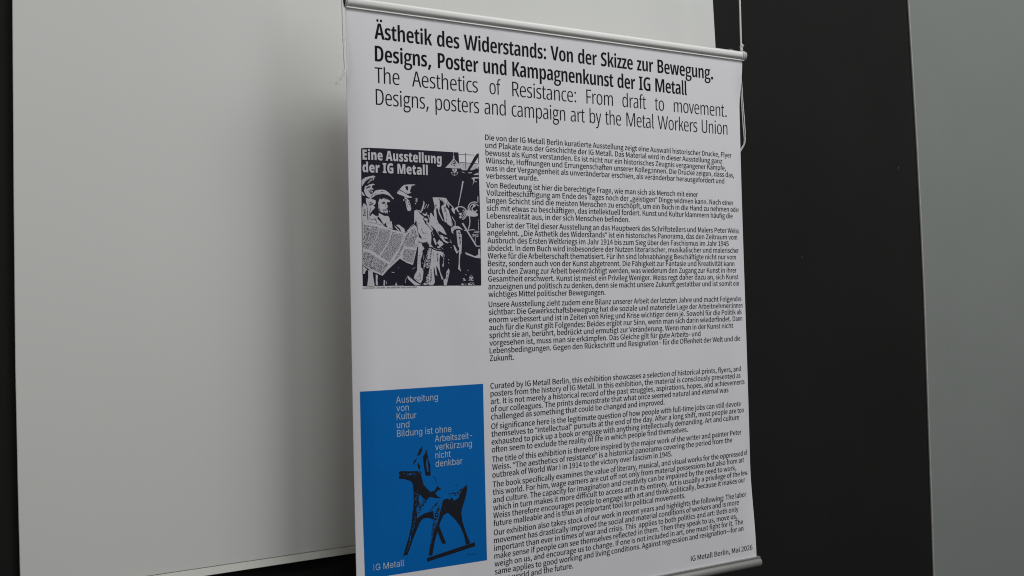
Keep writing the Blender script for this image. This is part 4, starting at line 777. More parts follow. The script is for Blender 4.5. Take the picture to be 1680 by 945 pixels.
        "n": (680, [[83,0,83,761,209,761,226,662,236,662,266,711,290,736,334,762,368,772,404,775,449,771,488,758,521,737,549,708,571,670,587,624,596,570,600,0,440,0,440,465,436,538,422,591,411,610,396,623,378,631,356,634,327,630,303,619,283,601,268,575,248,496,242,376,242,0]]),
        "o": (663, [[333,775,374,772,412,764,448,750,480,730,510,705,536,674,576,597,591,551,601,500,610,382,601,264,585,193,561,130,527,76,484,33,431,3,366,-12,330,-14,264,-6,207,16,159,52,121,100,91,158,70,226,57,301,53,382,55,440,70,544,99,631,120,668,145,700,173,727,206,748,244,763,286,772],[332,640,303,636,279,624,259,604,243,576,222,495,215,381,222,269,243,187,266,151,280,138,295,129,332,122,352,123,385,138,399,150,421,187,442,268,448,382,442,495,421,575,399,611,385,624,369,632]]),
        "p": (682, [[83,-336,83,761,211,761,233,660,242,660,277,715,302,741,329,758,389,774,456,769,501,750,539,718,571,674,597,617,615,549,626,470,628,321,615,215,604,169,572,90,529,33,503,12,475,-2,445,-11,411,-14,377,-11,329,6,287,37,263,66,242,100,236,100,242,-8,242,-336],[360,640,340,639,307,626,281,601,271,583,249,509,242,366,249,258,271,182,281,164,307,138,341,125,360,124,377,126,408,139,432,167,441,187,461,266,468,378,461,493,442,575,427,604,408,624,386,636]]),
        "r": (466, [[83,0,83,761,206,761,228,635,237,635,275,705,299,734,326,756,373,774,412,774,454,766,436,597,375,607,345,603,319,591,286,561,269,532,256,498,243,414,242,0]]),
        "s": (507, [[42,29,42,185,102,152,149,135,197,127,241,127,273,138,296,159,303,173,309,209,304,241,287,269,252,298,171,347,130,376,82,427,60,467,46,512,42,565,46,611,57,652,76,688,103,719,136,743,175,761,219,772,295,774,345,767,392,753,461,719,414,596,364,623,330,637,294,644,257,643,228,634,207,615,200,602,195,571,200,540,217,514,354,421,392,390,423,356,447,317,462,271,467,216,460,148,439,90,424,66,384,27,359,12,301,-7,233,-14,156,-8,108,3]]),
        "t": (416, [[143,925,251,925,251,761,385,761,385,629,251,629,251,223,259,164,273,139,298,127,343,128,394,144,394,17,318,-9,236,-12,210,-8,166,11,133,43,120,63,102,114,92,214,92,629,18,629,18,715,103,757]]),
        "u": (680, [[597,761,597,0,472,0,454,99,444,99,426,65,403,37,377,15,347,-1,314,-11,277,-14,216,-5,189,5,166,20,128,61,101,117,86,185,80,265,80,761,239,761,239,308,244,229,258,173,269,153,283,139,299,131,319,128,361,135,392,156,414,189,428,236,438,330,438,761]]),
        "v": (586, [[582,761,379,0,206,0,4,761,169,761,267,315,289,174,294,174,316,310,418,761]]),
        "w": (921, [[911,761,747,0,563,0,489,409,462,597,459,597,437,438,352,0,171,0,10,761,170,761,237,400,265,188,270,188,293,363,371,761,552,761,622,391,651,188,656,188,682,392,755,761]]),
        "y": (586, [[582,761,356,-87,315,-201,282,-256,264,-278,245,-296,201,-322,177,-330,122,-336,40,-325,40,-185,75,-192,109,-193,132,-187,150,-175,166,-154,180,-124,217,7,4,761,171,761,264,371,293,217,298,217,318,327,418,761]]),
        "z": (477, [[30,0,30,101,263,627,44,627,44,761,440,761,440,651,212,134,450,134,450,0]]),
        "Ä": (700, [[243,1000,454,1000,700,0,523,0,464,265,238,265,179,0,0,0],[436,413,376,699,349,866,334,760,263,413],[210,1102,183,1113,162,1135,151,1167,151,1207,162,1239,183,1260,210,1271,242,1271,270,1260,290,1238,301,1206,301,1168,290,1136,270,1113,242,1102],[440,1106,416,1123,400,1150,395,1187,401,1224,417,1251,441,1267,472,1272,503,1267,528,1250,544,1223,549,1187,544,1150,528,1123,503,1106,472,1100]]),
    },
    'light': {
        " ": (364, []),
        ",": (317, [[56,-181,99,-3,129,162,228,162,236,147,216,68,173,-61,126,-181]]),
        ".": (352, [[148,-12,126,2,112,26,107,60,112,95,126,118,148,132,175,137,204,132,227,118,241,95,246,60,241,26,227,2,204,-12,175,-17]]),
        ":": (296, [[133,-9,110,1,95,21,87,49,90,97,109,130,133,139,162,140,186,130,201,111,209,83,209,48,201,19,185,0,162,-9],[133,601,110,611,95,631,87,659,90,709,110,741,133,751,163,751,186,742,201,723,209,695,209,659,200,630,184,611,161,601]]),
        "A": (594, [[241,1000,351,1000,594,0,501,0,421,341,175,341,95,0,0,0],[403,424,320,787,296,922,279,824,190,424]]),
        "B": (645, [[105,1000,317,1000,376,996,427,985,470,967,506,941,534,907,554,867,566,819,570,763,566,702,553,650,533,605,505,570,470,545,427,529,427,525,478,507,500,495,536,464,563,423,581,374,589,316,589,241,583,203,562,133,527,77,478,35,417,9,343,0,105,0],[194,562,353,565,387,574,415,589,438,610,456,637,469,671,476,710,476,795,469,828,456,857,438,880,415,899,386,912,350,920,194,922],[194,79,369,82,402,92,431,108,455,130,474,160,487,196,495,238,498,287,493,350,486,376,464,420,450,437,414,464,346,483,194,485]]),
        "D": (701, [[105,0,105,1000,296,1000,350,997,399,986,443,969,482,945,516,914,546,876,572,832,593,781,609,723,628,589,628,431,621,357,609,290,592,230,571,176,545,130,515,90,479,58,439,33,394,14,345,4],[194,81,286,81,348,87,400,108,443,141,477,188,503,249,522,322,533,408,535,572,530,631,511,734,478,814,456,846,431,872,403,893,370,908,333,917,194,919]]),
        "F": (518, [[105,0,105,1000,489,1000,489,919,194,919,194,520,472,520,472,439,194,439,194,0]]),
        "G": (751, [[674,35,584,5,490,-11,428,-14,369,-10,316,3,269,24,227,53,190,90,158,133,131,182,110,237,81,361,72,500,75,574,95,707,113,767,136,822,164,870,198,913,236,948,281,977,330,998,385,1010,445,1014,503,1010,585,990,664,951,630,875,583,902,515,926,470,933,402,930,361,920,323,904,290,881,260,853,235,818,196,732,182,681,167,564,165,499,172,382,193,278,208,232,228,190,252,155,280,124,312,99,349,82,389,71,455,68,516,75,588,93,588,435,426,435,426,515,674,515]]),
        "I": (365, [[50,1000,314,1000,314,947,227,930,227,70,314,53,314,0,50,0,50,53,138,70,138,930,50,947]]),
        "K": (593, [[597,0,498,0,270,485,194,384,194,0,105,0,105,1000,194,1000,194,480,486,1000,583,1000,330,559]]),
        "M": (973, [[871,0,783,0,784,705,788,872,783,872,530,0,442,0,188,873,184,873,190,708,190,0,105,0,105,1000,232,1000,485,135,489,135,742,1000,871,1000]]),
        "P": (597, [[105,0,105,1000,271,1000,338,996,396,983,444,961,484,931,514,892,535,842,548,782,553,712,548,639,535,576,513,523,483,480,443,446,420,433,337,408,194,403,194,0],[194,920,194,483,298,484,354,496,397,519,414,536,429,556,449,607,461,712,458,765,449,809,434,845,414,873,387,894,354,909,314,917]]),
        "R": (618, [[105,0,105,1000,311,998,392,984,456,954,504,910,536,849,546,812,552,770,553,690,544,629,527,575,501,530,465,493,391,452,596,0,497,0,310,430,194,430,194,0],[194,507,283,507,323,510,358,520,389,536,415,558,436,588,451,625,460,670,463,722,458,785,442,835,430,855,416,872,378,898,327,913,297,917,194,919]]),
        "S": (567, [[416,1000,501,968,471,888,409,914,350,927,289,928,246,918,210,897,172,849,154,784,154,731,170,665,208,616,266,574,401,492,444,455,476,412,498,362,510,303,509,228,493,153,480,120,442,63,391,21,361,6,328,-5,255,-14,167,-7,101,9,55,26,55,120,126,91,204,74,278,72,325,85,362,109,390,143,410,187,420,262,411,334,395,370,368,403,310,446,229,492,155,541,135,559,100,601,76,653,64,717,64,794,79,863,93,893,132,945,182,983,212,997,243,1007,312,1014,366,1011]]),
        "T": (512, [[210,0,210,919,13,919,13,1000,498,1000,498,919,299,919,299,0]]),
        "U": (713, [[96,1000,186,1000,186,310,188,250,197,199,211,157,231,125,256,100,285,82,319,72,358,68,384,70,429,81,467,105,496,143,516,197,527,311,527,1000,617,1000,617,310,609,205,600,161,569,90,524,38,467,4,397,-12,358,-14,298,-9,246,6,201,30,164,65,134,109,113,165,100,232,96,309]]),
        "V": (581, [[581,1000,341,0,237,0,0,1000,92,1000,263,248,289,102,319,264,488,1000]]),
        "W": (972, [[967,1000,757,0,648,0,511,689,486,866,460,690,323,0,215,0,6,1000,97,1000,234,325,271,103,308,323,444,1000,528,1000,667,298,698,101,732,309,875,1000]]),
        "a": (558, [[467,0,400,0,389,113,359,62,323,22,277,-5,238,-13,189,-12,142,3,104,32,77,72,59,120,50,200,54,252,66,298,86,338,114,371,149,397,191,417,240,431,380,445,379,548,374,588,366,620,354,645,339,664,320,677,296,685,254,687,188,672,131,644,102,710,144,732,188,748,234,758,281,761,327,757,366,745,399,725,424,698,443,662,456,618,464,565,467,505],[382,380,267,368,232,358,203,344,179,325,161,301,148,273,140,240,140,168,153,114,166,93,199,66,243,57,275,61,303,73,327,94,347,123,373,201,380,248]]),
        "b": (628, [[94,1064,180,1064,177,629,182,629,211,685,250,726,297,752,353,760,403,754,447,736,484,705,514,663,538,608,555,543,566,465,567,316,555,209,530,122,494,56,446,11,418,-3,353,-14,298,-6,274,4,232,36,197,81,182,109,177,109,164,0,94,0],[335,62,369,67,398,82,423,106,444,139,460,183,472,237,481,378,472,511,461,563,446,606,426,640,401,664,371,679,336,683,284,674,262,663,243,646,214,603,203,575,189,511,180,395,183,282,191,222,203,173,221,133,243,102,269,80,300,67]]),
        "c": (469, [[412,743,440,730,413,657,377,673,329,683,292,681,246,664,209,628,194,604,170,543,161,505,152,418,155,278,178,170,205,118,242,83,288,65,315,63,359,67,434,94,434,19,405,6,354,-9,305,-14,266,-11,231,-3,198,11,169,30,144,54,122,84,89,159,77,204,64,308,64,427,78,534,106,621,125,658,174,715,203,735,236,750,272,758,311,761,366,757]]),
        "d": (628, [[536,1064,536,0,467,0,455,114,449,114,410,49,384,23,353,3,298,-13,227,-8,183,10,146,41,116,84,92,139,74,204,64,281,61,369,64,459,75,537,92,604,117,660,148,704,185,736,227,755,276,761,333,752,381,726,421,686,448,636,453,636,449,1064],[295,683,260,678,231,663,206,638,186,603,170,559,159,505,150,369,158,237,169,185,184,140,204,106,229,81,260,66,295,61,331,65,362,78,388,100,410,131,427,169,440,215,447,269,449,404,440,525,428,573,411,613,389,644,363,666,331,679]]),
        "e": (567, [[291,760,328,757,360,749,389,735,437,690,456,662,485,594,502,515,506,473,508,364,148,364,151,294,160,233,174,181,193,138,218,104,248,80,284,66,325,61,364,64,422,81,482,113,482,33,405,-2,340,-13,274,-11,236,-2,201,14,171,35,145,62,122,94,88,171,77,216,64,316,64,430,77,535,102,622,120,658,165,714,192,734,222,749,255,757],[149,434,427,434,420,531,406,588,384,634,353,668,335,679,291,688,262,684,235,672,212,653,192,626,175,590,163,547]]),
        "f": (334, [[107,0,107,673,13,673,13,722,107,750,109,875,115,927,126,970,140,1007,161,1035,189,1055,224,1067,266,1071,306,1068,367,1050,343,981,282,995,253,993,236,985,211,955,198,900,193,747,308,747,308,673,193,673,193,0]]),
        "g": (569, [[541,738,353,738,319,751,276,757,224,749,176,725,135,686,103,635,82,571,75,495,77,453,97,378,111,346,147,290,105,233,88,182,86,153,88,126,100,80,109,62,135,33,135,23,111,0,75,-53,57,-112,55,-143,62,-201,83,-249,117,-287,161,-315,215,-332,277,-338,356,-329,423,-302,477,-262,518,-211,543,-151,551,-85,546,-30,530,14,504,47,468,70,421,84,256,88,223,91,197,99,178,112,166,129,157,172,167,224,195,265,223,250,263,239,329,246,377,269,417,306,447,357,467,419,474,492,462,579,428,648,541,648],[276,316,245,322,216,338,192,365,174,401,161,444,157,495,161,547,173,590,192,625,216,650,245,666,276,672,309,666,338,650,362,625,380,590,392,547,396,495,392,444,380,401,361,365,337,338,308,322],[467,-105,461,-144,445,-180,419,-211,384,-236,341,-252,290,-258,243,-254,204,-242,172,-222,148,-196,134,-163,129,-125,142,-60,167,-18,186,3,237,-7,353,-8,415,-17,438,-29,454,-48,464,-73]]),
        "h": (615, [[524,0,437,0,437,493,431,581,422,614,411,639,396,658,378,672,356,680,331,682,288,675,251,652,234,635,208,589,191,527,182,447,180,0,94,0,94,1064,180,1064,180,722,174,631,180,631,206,682,242,724,290,752,327,760,376,759,402,754,446,733,480,698,505,649,519,587,524,511]]),
        "i": (279, [[183,747,183,0,97,0,97,747],[155,1026,175,1017,189,999,195,974,195,943,188,918,174,900,154,891,129,891,108,900,94,919,86,943,86,973,93,999,108,1017,129,1026]]),
        "k": (522, [[94,1064,180,1064,180,505,175,365,180,365,407,747,500,747,323,462,515,0,423,0,265,390,180,278,180,0,94,0]]),
        "l": (286, [[96,1083,98,99,106,59,118,27,136,4,160,-10,201,-14,240,-4,227,85,210,83,195,89,183,121,182,1083]]),
        "m": (919, [[828,0,741,0,741,496,734,583,726,616,699,660,681,673,638,684,606,680,579,668,556,647,537,619,512,541,504,437,504,0,419,0,419,491,412,582,400,625,382,655,359,674,315,684,270,675,235,649,209,607,193,554,181,457,180,0,94,0,94,747,162,747,172,632,178,632,202,683,236,724,281,752,318,760,370,759,421,740,457,703,480,657,487,631,494,631,507,660,539,708,578,742,601,753,659,761,699,757,733,746,762,727,786,700,804,666,817,622,825,571]]),
        "n": (615, [[94,0,94,747,163,747,172,626,177,626,194,663,215,696,241,723,273,744,309,757,349,761,389,757,425,746,455,728,479,701,499,667,513,625,521,574,524,0,437,0,437,496,431,580,423,612,397,658,379,672,357,681,332,684,298,680,268,667,242,646,220,617,203,579,190,531,183,474,180,0]]),
        "o": (603, [[302,761,340,758,375,750,407,736,435,716,482,661,500,626,527,540,540,435,542,374,538,288,527,211,509,145,483,89,450,45,408,12,359,-7,301,-14,245,-7,196,13,155,45,121,89,94,145,76,211,65,288,61,375,62,435,75,541,102,626,120,662,166,717,195,736,227,750,263,758],[302,684,264,679,232,665,206,640,185,606,169,563,158,510,149,375,158,240,175,171,186,142,216,98,234,83,277,65,303,63,328,65,371,82,389,97,418,140,429,168,445,238,454,375,446,508,430,577,419,605,390,649,372,664,328,682]]),
        "p": (628, [[94,-332,94,747,163,747,173,620,178,620,220,695,261,735,293,752,331,760,401,755,445,737,482,707,513,666,537,612,555,546,565,468,567,316,554,208,543,162,529,121,492,55,444,11,417,-3,387,-11,354,-14,314,-10,262,13,220,51,181,118,176,118,180,31,180,-332],[334,685,288,677,268,667,234,634,208,586,185,486,180,349,191,225,199,191,221,135,235,113,269,81,289,71,335,63,377,71,395,81,428,114,442,137,463,197,471,234,481,376,472,510,461,563,446,607,426,641,401,666,370,680]]),
        "r": (405, [[94,0,94,747,161,747,174,606,179,606,214,682,237,714,263,739,311,759,352,759,393,748,378,660,323,671,278,658,239,621,210,565,190,496,181,418,180,0]]),
        "s": (462, [[318,755,358,743,413,716,380,646,336,669,287,683,253,686,203,679,165,656,151,639,135,597,134,555,146,513,173,477,321,373,356,343,384,308,404,269,414,220,410,132,403,105,379,59,345,24,324,10,300,0,245,-12,188,-13,141,-7,99,5,48,29,48,120,101,89,144,74,210,65,261,73,282,84,312,116,328,162,329,207,317,251,290,288,145,389,109,420,81,455,61,495,54,517,49,570,53,610,63,646,80,679,103,708,133,731,167,748,207,758,252,761]]),
        "t": (338, [[122,921,182,921,182,747,313,747,313,674,182,674,182,183,190,110,205,80,233,65,269,64,317,78,317,5,265,-11,204,-13,184,-9,151,7,126,34,116,51,99,118,96,674,26,674,26,722,98,746]]),
        "u": (615, [[521,747,521,0,452,0,443,120,437,120,411,68,388,38,345,4,309,-10,267,-14,210,-6,187,4,166,17,132,56,109,107,96,172,91,248,91,747,178,747,178,266,184,176,192,141,218,92,236,77,257,68,282,65,330,72,368,95,398,132,409,157,426,218,434,295,435,747]]),
        "v": (480, [[474,747,287,0,190,0,6,747,95,747,213,232,236,102,241,102,271,254,386,747]]),
        "w": (802, [[789,747,624,0,526,0,429,487,404,640,275,0,176,0,13,747,99,747,192,305,226,113,230,113,257,279,355,747,451,747,548,275,574,112,578,112,603,267,704,747]]),
        "y": (492, [[483,747,259,-135,227,-227,188,-290,140,-325,80,-337,18,-326,18,-247,58,-257,93,-255,122,-238,138,-217,167,-144,206,9,15,747,104,747,218,281,247,130,252,130,278,262,395,747]]),
        "z": (402, [[37,0,37,62,270,672,53,672,53,747,364,747,364,682,132,75,372,75,372,0]]),
        "Ä": (594, [[241,1000,351,1000,594,0,501,0,421,341,175,341,95,0,0,0],[403,424,320,787,296,922,279,824,190,424],[188,1123,167,1127,151,1139,140,1159,136,1186,140,1212,151,1232,167,1244,188,1248,207,1244,223,1232,234,1212,238,1186,234,1159,223,1139,207,1127],[405,1123,385,1127,368,1140,357,1160,354,1186,357,1213,369,1232,385,1244,405,1248,425,1244,442,1232,453,1213,457,1186,453,1159,442,1139,425,1127]]),
    },
    'heavy': {
        " ": (364, []),
        "A": (954, [[302,1003,648,1003,954,0,671,0,625,190,332,190,285,0,0,0],[382,406,575,406,478,835]]),
        "E": (725, [[100,0,100,1000,661,1000,661,787,361,787,361,624,639,624,639,411,361,411,361,215,661,215,661,0]]),
        "G": (976, [[889,46,670,-5,454,-10,392,0,281,43,190,115,154,162,98,277,81,345,70,420,70,579,81,650,124,776,156,830,240,918,351,979,487,1010,608,1013,692,1004,771,987,869,951,790,744,685,784,598,797,493,788,435,758,390,712,360,651,342,578,336,496,350,371,373,306,408,256,453,223,509,206,620,211,641,215,641,380,481,380,481,585,889,585]]),
        "I": (581, [[44,0,44,146,160,194,160,807,44,854,44,1000,537,1000,537,854,421,807,421,194,537,146,537,0]]),
        "M": (1289, [[1188,0,946,0,946,484,956,705,756,0,522,0,327,706,335,0,100,0,100,1000,451,1000,644,322,839,1000,1188,1000]]),
        "a": (820, [[736,0,557,0,510,102,425,24,368,-2,321,-11,204,-7,150,16,106,52,61,131,46,237,51,295,66,345,91,388,126,422,225,469,288,482,480,493,467,567,445,589,412,601,324,593,191,544,119,718,264,771,442,789,565,771,658,717,692,677,731,573],[481,346,395,341,333,317,311,289,304,250,309,216,323,192,359,174,396,175,450,203,480,260]]),
        "d": (852, [[766,1064,766,0,570,0,520,91,509,91,449,26,382,-6,316,-14,261,-8,211,12,166,45,127,90,96,148,73,216,59,296,59,479,96,628,128,686,168,731,213,763,264,782,321,789,386,781,438,758,520,675,510,805,509,1064],[414,579,373,567,341,532,320,471,313,385,320,298,341,238,374,203,415,191,466,201,499,233,518,287,525,393,519,474,501,532,467,567]]),
        "e": (810, [[265,763,311,777,413,788,557,766,634,726,666,699,716,630,734,588,754,490,757,315,311,315,322,257,353,212,375,195,433,176,564,181,710,233,710,43,623,8,558,-6,437,-14,328,-3,235,29,195,53,128,118,102,160,67,260,58,318,57,448,79,562,99,610,152,688,185,719],[315,481,524,481,521,517,505,561,477,592,437,607,400,606,364,591,335,561]]),
        "g": (852, [[766,775,766,19,755,-87,723,-175,699,-212,634,-272,546,-313,493,-326,369,-336,251,-330,151,-310,88,-287,88,-73,186,-109,281,-128,392,-130,449,-116,488,-86,500,-66,518,98,436,17,383,-6,316,-14,261,-8,210,12,166,44,127,89,95,147,73,215,55,385,73,557,96,626,128,684,168,730,213,762,264,782,356,787,416,772,463,743,518,679,526,679,545,775],[399,584,359,562,331,516,317,444,316,335,328,262,354,215,393,192,432,190,478,206,512,255,525,338,523,451,509,519,481,563,452,580]]),
        "i": (431, [[343,775,343,0,87,0,87,775],[342,1025,352,968,342,912,330,892,292,865,243,852,162,857,118,876,90,912,80,968,90,1025,101,1046,138,1073,187,1085,270,1080,313,1061]]),
        "l": (428, [[341,0,86,0,86,1064,341,1064]]),
        "n": (880, [[86,0,86,775,281,775,314,674,324,674,395,748,494,785,597,784,646,771,727,719,758,680,793,572,797,0,541,0,536,493,510,559,455,581,399,566,379,548,355,489,343,400,341,0]]),
        "r": (618, [[86,0,86,775,278,775,317,651,329,651,379,719,448,769,507,787,604,780,582,530,497,539,429,529,381,500,349,446,342,383,342,0]]),
        "s": (674, [[53,29,53,244,152,206,276,182,350,186,370,196,381,222,374,243,352,263,152,363,82,434,57,504,52,560,57,613,72,659,97,698,177,756,228,774,351,789,487,772,618,723,550,550,472,583,376,607,321,603,300,589,296,574,302,556,322,538,519,440,592,370,620,299,623,201,607,135,574,78,492,17,367,-12,179,-5]]),
        "t": (601, [[206,930,375,930,375,775,552,775,552,578,375,578,375,269,384,223,402,204,442,193,563,220,563,29,497,5,360,-14,259,0,182,45,134,127,118,255,118,578,29,578,29,691,141,768]]),
        "u": (880, [[795,775,795,0,600,0,569,96,555,96,530,61,482,22,383,-11,269,-6,180,34,117,111,87,224,84,775,340,775,345,283,371,217,423,195,465,201,496,221,517,254,530,299,538,388,539,775]]),
    },
    'helv': {
        " ": (369, []),
        "-": (892, [[664,483,664,371,224,371,224,483]]),
        "A": (949, [[914,0,780,0,557,623,459,941,484,941,435,773,171,0,35,0,398,1001,546,1001],[218,279,218,391,731,391,731,279]]),
        "B": (900, [[121,0,121,1001,526,998,648,965,708,923,750,869,775,805,782,705,770,651,734,591,681,551,619,525,619,516,690,497,735,467,774,425,805,371,820,304,820,230,787,131,714,54,594,9,487,0],[249,113,538,116,621,138,671,182,696,237,698,293,674,361,623,415,550,448,249,454],[249,888,249,561,520,567,587,594,635,642,659,708,658,764,635,819,590,863,518,885]]),
        "G": (1026, [[404,2,348,22,248,84,206,125,138,227,114,287,85,423,85,577,96,648,114,714,169,828,206,876,294,952,401,999,460,1010,561,1013,635,1001,735,962,793,924,843,876,900,789,933,687,801,687,772,754,732,809,681,852,620,882,549,895,480,893,400,870,363,851,329,825,272,758,230,670,217,618,209,438,217,382,249,284,299,207,330,176,402,130,485,108,530,105,646,125,709,161,760,212,806,315,815,399,854,392,556,392,556,503,940,503,937,334,927,278,910,226,858,135,824,97,742,37,643,-1,588,-10,465,-10]]),
        "I": (379, [[90,0,175,0,175,1000,90,1000]]),
        "K": (924, [[885,1001,208,286,208,422,364,617,718,1001],[121,1001,249,1001,249,0,121,0],[735,0,373,509,452,609,886,0]]),
        "M": (1243, [[1122,0,996,0,1001,901,1012,901,923,633,676,0,566,0,334,584,224,901,236,901,239,798,242,0,121,0,121,1001,302,1001,553,358,636,93,608,93,676,312,940,1001,1122,1001]]),
        "a": (772, [[666,0,547,0,547,102,498,48,447,11,375,-13,316,-17,248,-11,187,9,135,42,95,88,69,145,62,244,75,297,116,354,154,382,223,410,513,459,534,471,544,490,541,550,518,602,476,637,436,650,362,653,296,637,234,595,198,544,82,582,116,643,185,707,297,751,425,758,541,728,585,700,621,660,650,607,664,537],[545,375,487,353,305,325,231,298,195,262,183,228,183,189,202,142,241,110,315,90,399,96,472,130,508,164,539,227]]),
        "b": (842, [[106,1001,227,1001,227,631,236,631,285,696,338,736,419,759,500,757,582,734,620,713,683,656,732,579,770,431,770,316,750,212,684,89,620,32,583,11,543,-4,455,-16,363,-2,301,35,236,116,223,116,223,0,106,0],[437,92,529,113,596,174,636,265,649,375,636,483,596,572,530,631,437,652,345,633,279,576,239,488,226,375,239,261,280,171,346,112]]),
        "c": (786, [[316,-4,273,11,196,59,136,127,113,168,81,262,73,315,81,481,94,530,136,617,196,685,233,712,273,733,362,757,490,752,582,718,640,676,685,620,716,553,600,520,556,595,495,637,412,652,314,630,246,567,206,477,194,408,194,334,216,233,246,176,288,131,376,94,448,95,524,122,569,162,603,230,719,197,700,150,659,89,563,16,439,-15]]),
        "d": (842, [[736,1001,736,0,619,0,619,116,606,116,541,35,479,-2,388,-16,342,-13,260,11,222,32,158,89,93,212,72,316,72,431,110,579,159,656,189,687,260,734,343,757,423,759,504,736,558,696,606,631,615,631,615,1001],[406,92,496,112,562,171,603,261,617,375,603,488,563,576,497,633,406,652,312,631,246,572,206,483,193,375,206,265,246,174,313,113]]),
        "e": (802, [[312,748,437,759,526,740,581,715,631,677,674,626,719,523,733,435,735,334,152,334,152,437,670,437,613,399,600,501,561,581,521,620,470,645,408,653,345,645,291,620,249,581,218,533,194,449,194,311,208,240,237,182,302,121,389,93,465,95,552,131,589,172,606,207,723,175,699,122,642,55,590,21,529,-3,422,-16,320,-4,275,11,234,32,164,90,112,167,94,212,73,313,72,425,111,573,162,651,193,683,269,732]]),
        "g": (844, [[737,751,737,-19,735,-66,713,-145,694,-178,643,-231,576,-268,497,-290,410,-297,333,-292,211,-251,146,-202,101,-144,199,-81,267,-153,351,-187,453,-189,527,-167,558,-148,602,-93,613,-56,617,138,605,138,541,59,452,18,387,12,301,23,191,79,134,141,111,179,80,270,72,435,111,581,133,621,190,687,261,734,301,749,390,760,482,747,544,711,609,631,620,631,620,751],[440,650,342,643,266,596,217,518,194,418,199,309,230,217,289,153,373,122,470,127,523,151,580,213,612,305,618,381,612,457,581,551,523,618]]),
        "h": (813, [[106,0,106,1001,227,1001,227,569,206,569,248,658,274,691,337,736,411,758,489,758,586,729,637,690,675,635,705,523,707,0,586,0,586,467,574,544,560,576,516,624,487,639,416,651,342,638,299,615,252,559,233,510,227,0]]),
        "i": (333, [[106,0,106,751,227,751,227,0],[252,954,246,923,227,897,200,880,167,874,135,880,108,897,89,923,83,954,89,985,108,1010,135,1028,167,1034,200,1028,227,1010,246,985]]),
        "k": (755, [[713,751,365,394,352,394,220,270,220,420,242,420,563,751],[106,0,106,1001,227,1001,227,0],[581,0,294,367,379,453,736,0]]),
        "l": (379, [[106,1001,227,1001,230,153,239,124,258,108,338,108,362,6,353,4,275,-5,201,6,148,40,117,94,106,167]]),
        "n": (813, [[106,0,106,751,222,751,223,569,206,569,248,658,274,691,304,717,373,749,489,758,556,743,613,711,675,635,705,523,707,0,586,0,586,467,574,544,560,576,516,624,487,639,416,651,342,638,299,615,252,559,233,510,227,0]]),
        "o": (825, [[362,757,461,757,508,748,551,733,628,685,688,617,712,576,731,530,752,428,744,262,731,213,688,127,628,59,592,32,508,-4,461,-13,362,-13,316,-4,273,11,196,59,136,127,113,168,81,262,73,315,81,481,94,530,136,617,196,685,233,712,273,733],[412,652,314,630,246,567,206,477,193,371,206,266,246,176,314,114,412,92,510,114,579,176,619,266,633,371,619,477,579,567,510,630]]),
        "r": (518, [[106,0,106,751,223,751,223,635,231,635,260,687,333,742,393,759,487,760,487,638,414,645,340,632,280,596,241,540,227,470,227,0]]),
        "s": (726, [[195,19,146,52,107,97,73,182,187,210,211,156,248,119,328,92,397,92,460,109,506,141,529,181,530,222,505,268,470,291,249,350,208,367,145,411,123,439,98,503,98,573,116,630,175,699,263,745,373,760,445,755,505,737,554,710,593,673,643,580,534,551,499,608,462,639,408,655,342,656,286,640,243,610,220,571,219,529,235,496,287,459,505,401,546,384,609,340,645,282,654,249,655,180,637,121,600,70,548,30,444,-9,324,-15,255,-3]]),
        "t": (450, [[402,751,402,647,13,647,13,751],[126,930,247,930,248,171,268,121,295,104,336,98,398,106,422,4,413,1,332,-9,246,3,181,42,140,104,126,185]]),
        "u": (813, [[707,751,707,0,590,0,590,182,606,182,564,92,538,59,507,34,439,1,324,-7,257,8,200,39,138,116,108,229,106,751,227,751,227,284,238,207,253,175,298,127,327,112,397,99,471,113,514,136,561,192,579,242,586,751]]),
        "v": (773, [[36,751,169,751,341,271,409,34,365,34,433,271,604,751,737,751,450,0,323,0]]),
        "z": (760, [[675,0,85,0,85,90,506,631,506,639,98,639,98,751,662,751,662,655,253,112,675,112]]),
        "ü": (813, [[707,751,707,0,590,0,590,182,606,182,564,92,538,59,507,34,439,1,324,-7,257,8,200,39,138,116,108,229,106,751,227,751,227,284,238,207,253,175,298,127,327,112,397,99,471,113,514,136,561,192,579,242,586,751],[579,880,517,880,474,923,474,984,517,1027,579,1027,622,984,622,923],[296,880,235,880,191,923,191,984,235,1027,296,1027,339,984,339,923]]),
    },
}


# ------------------------------------------------------------------ walls and board (large structure)
WALL_Y = 0.162
BOARD_Y = 0.150

# black wall, with the few small chips in its paint
v = box_verts(-2.6, 1.72, WALL_Y, WALL_Y + 0.12, -2.2, 1.3)
black_wall = mesh_obj('painted_wall', v, BOX_F, M_BLACK)
tag(black_wall, 'matt black wall surface behind the white board and the hanging banner', 'wall')


def chip(x, z, h, w, lean):
    ring_pts = [(math.cos(a) * w * (1 + 0.25 * math.sin(3 * a)), math.sin(a) * h * (1 + 0.2 * math.cos(2 * a + 1))) for a in [i * 2 * math.pi / 9 for i in range(9)]]
    vv = [(x + a + b * lean, WALL_Y - 0.0006, z + b) for a, b in ring_pts] + [(x + a * 1.3 + b * lean, WALL_Y + 0.001, z + b * 1.2) for a, b in ring_pts]
    ff = [tuple(range(9))] + [(i, (i + 1) % 9, 9 + (i + 1) % 9, 9 + i) for i in range(9)]
    mesh_obj('paint_chip', vv, ff, M_CHIP, black_wall)


chip(1.5108, -0.1893, 0.0028, 0.0013, 0.1)
chip(1.1633, -0.4235, 0.0024, 0.0009, 0.7)

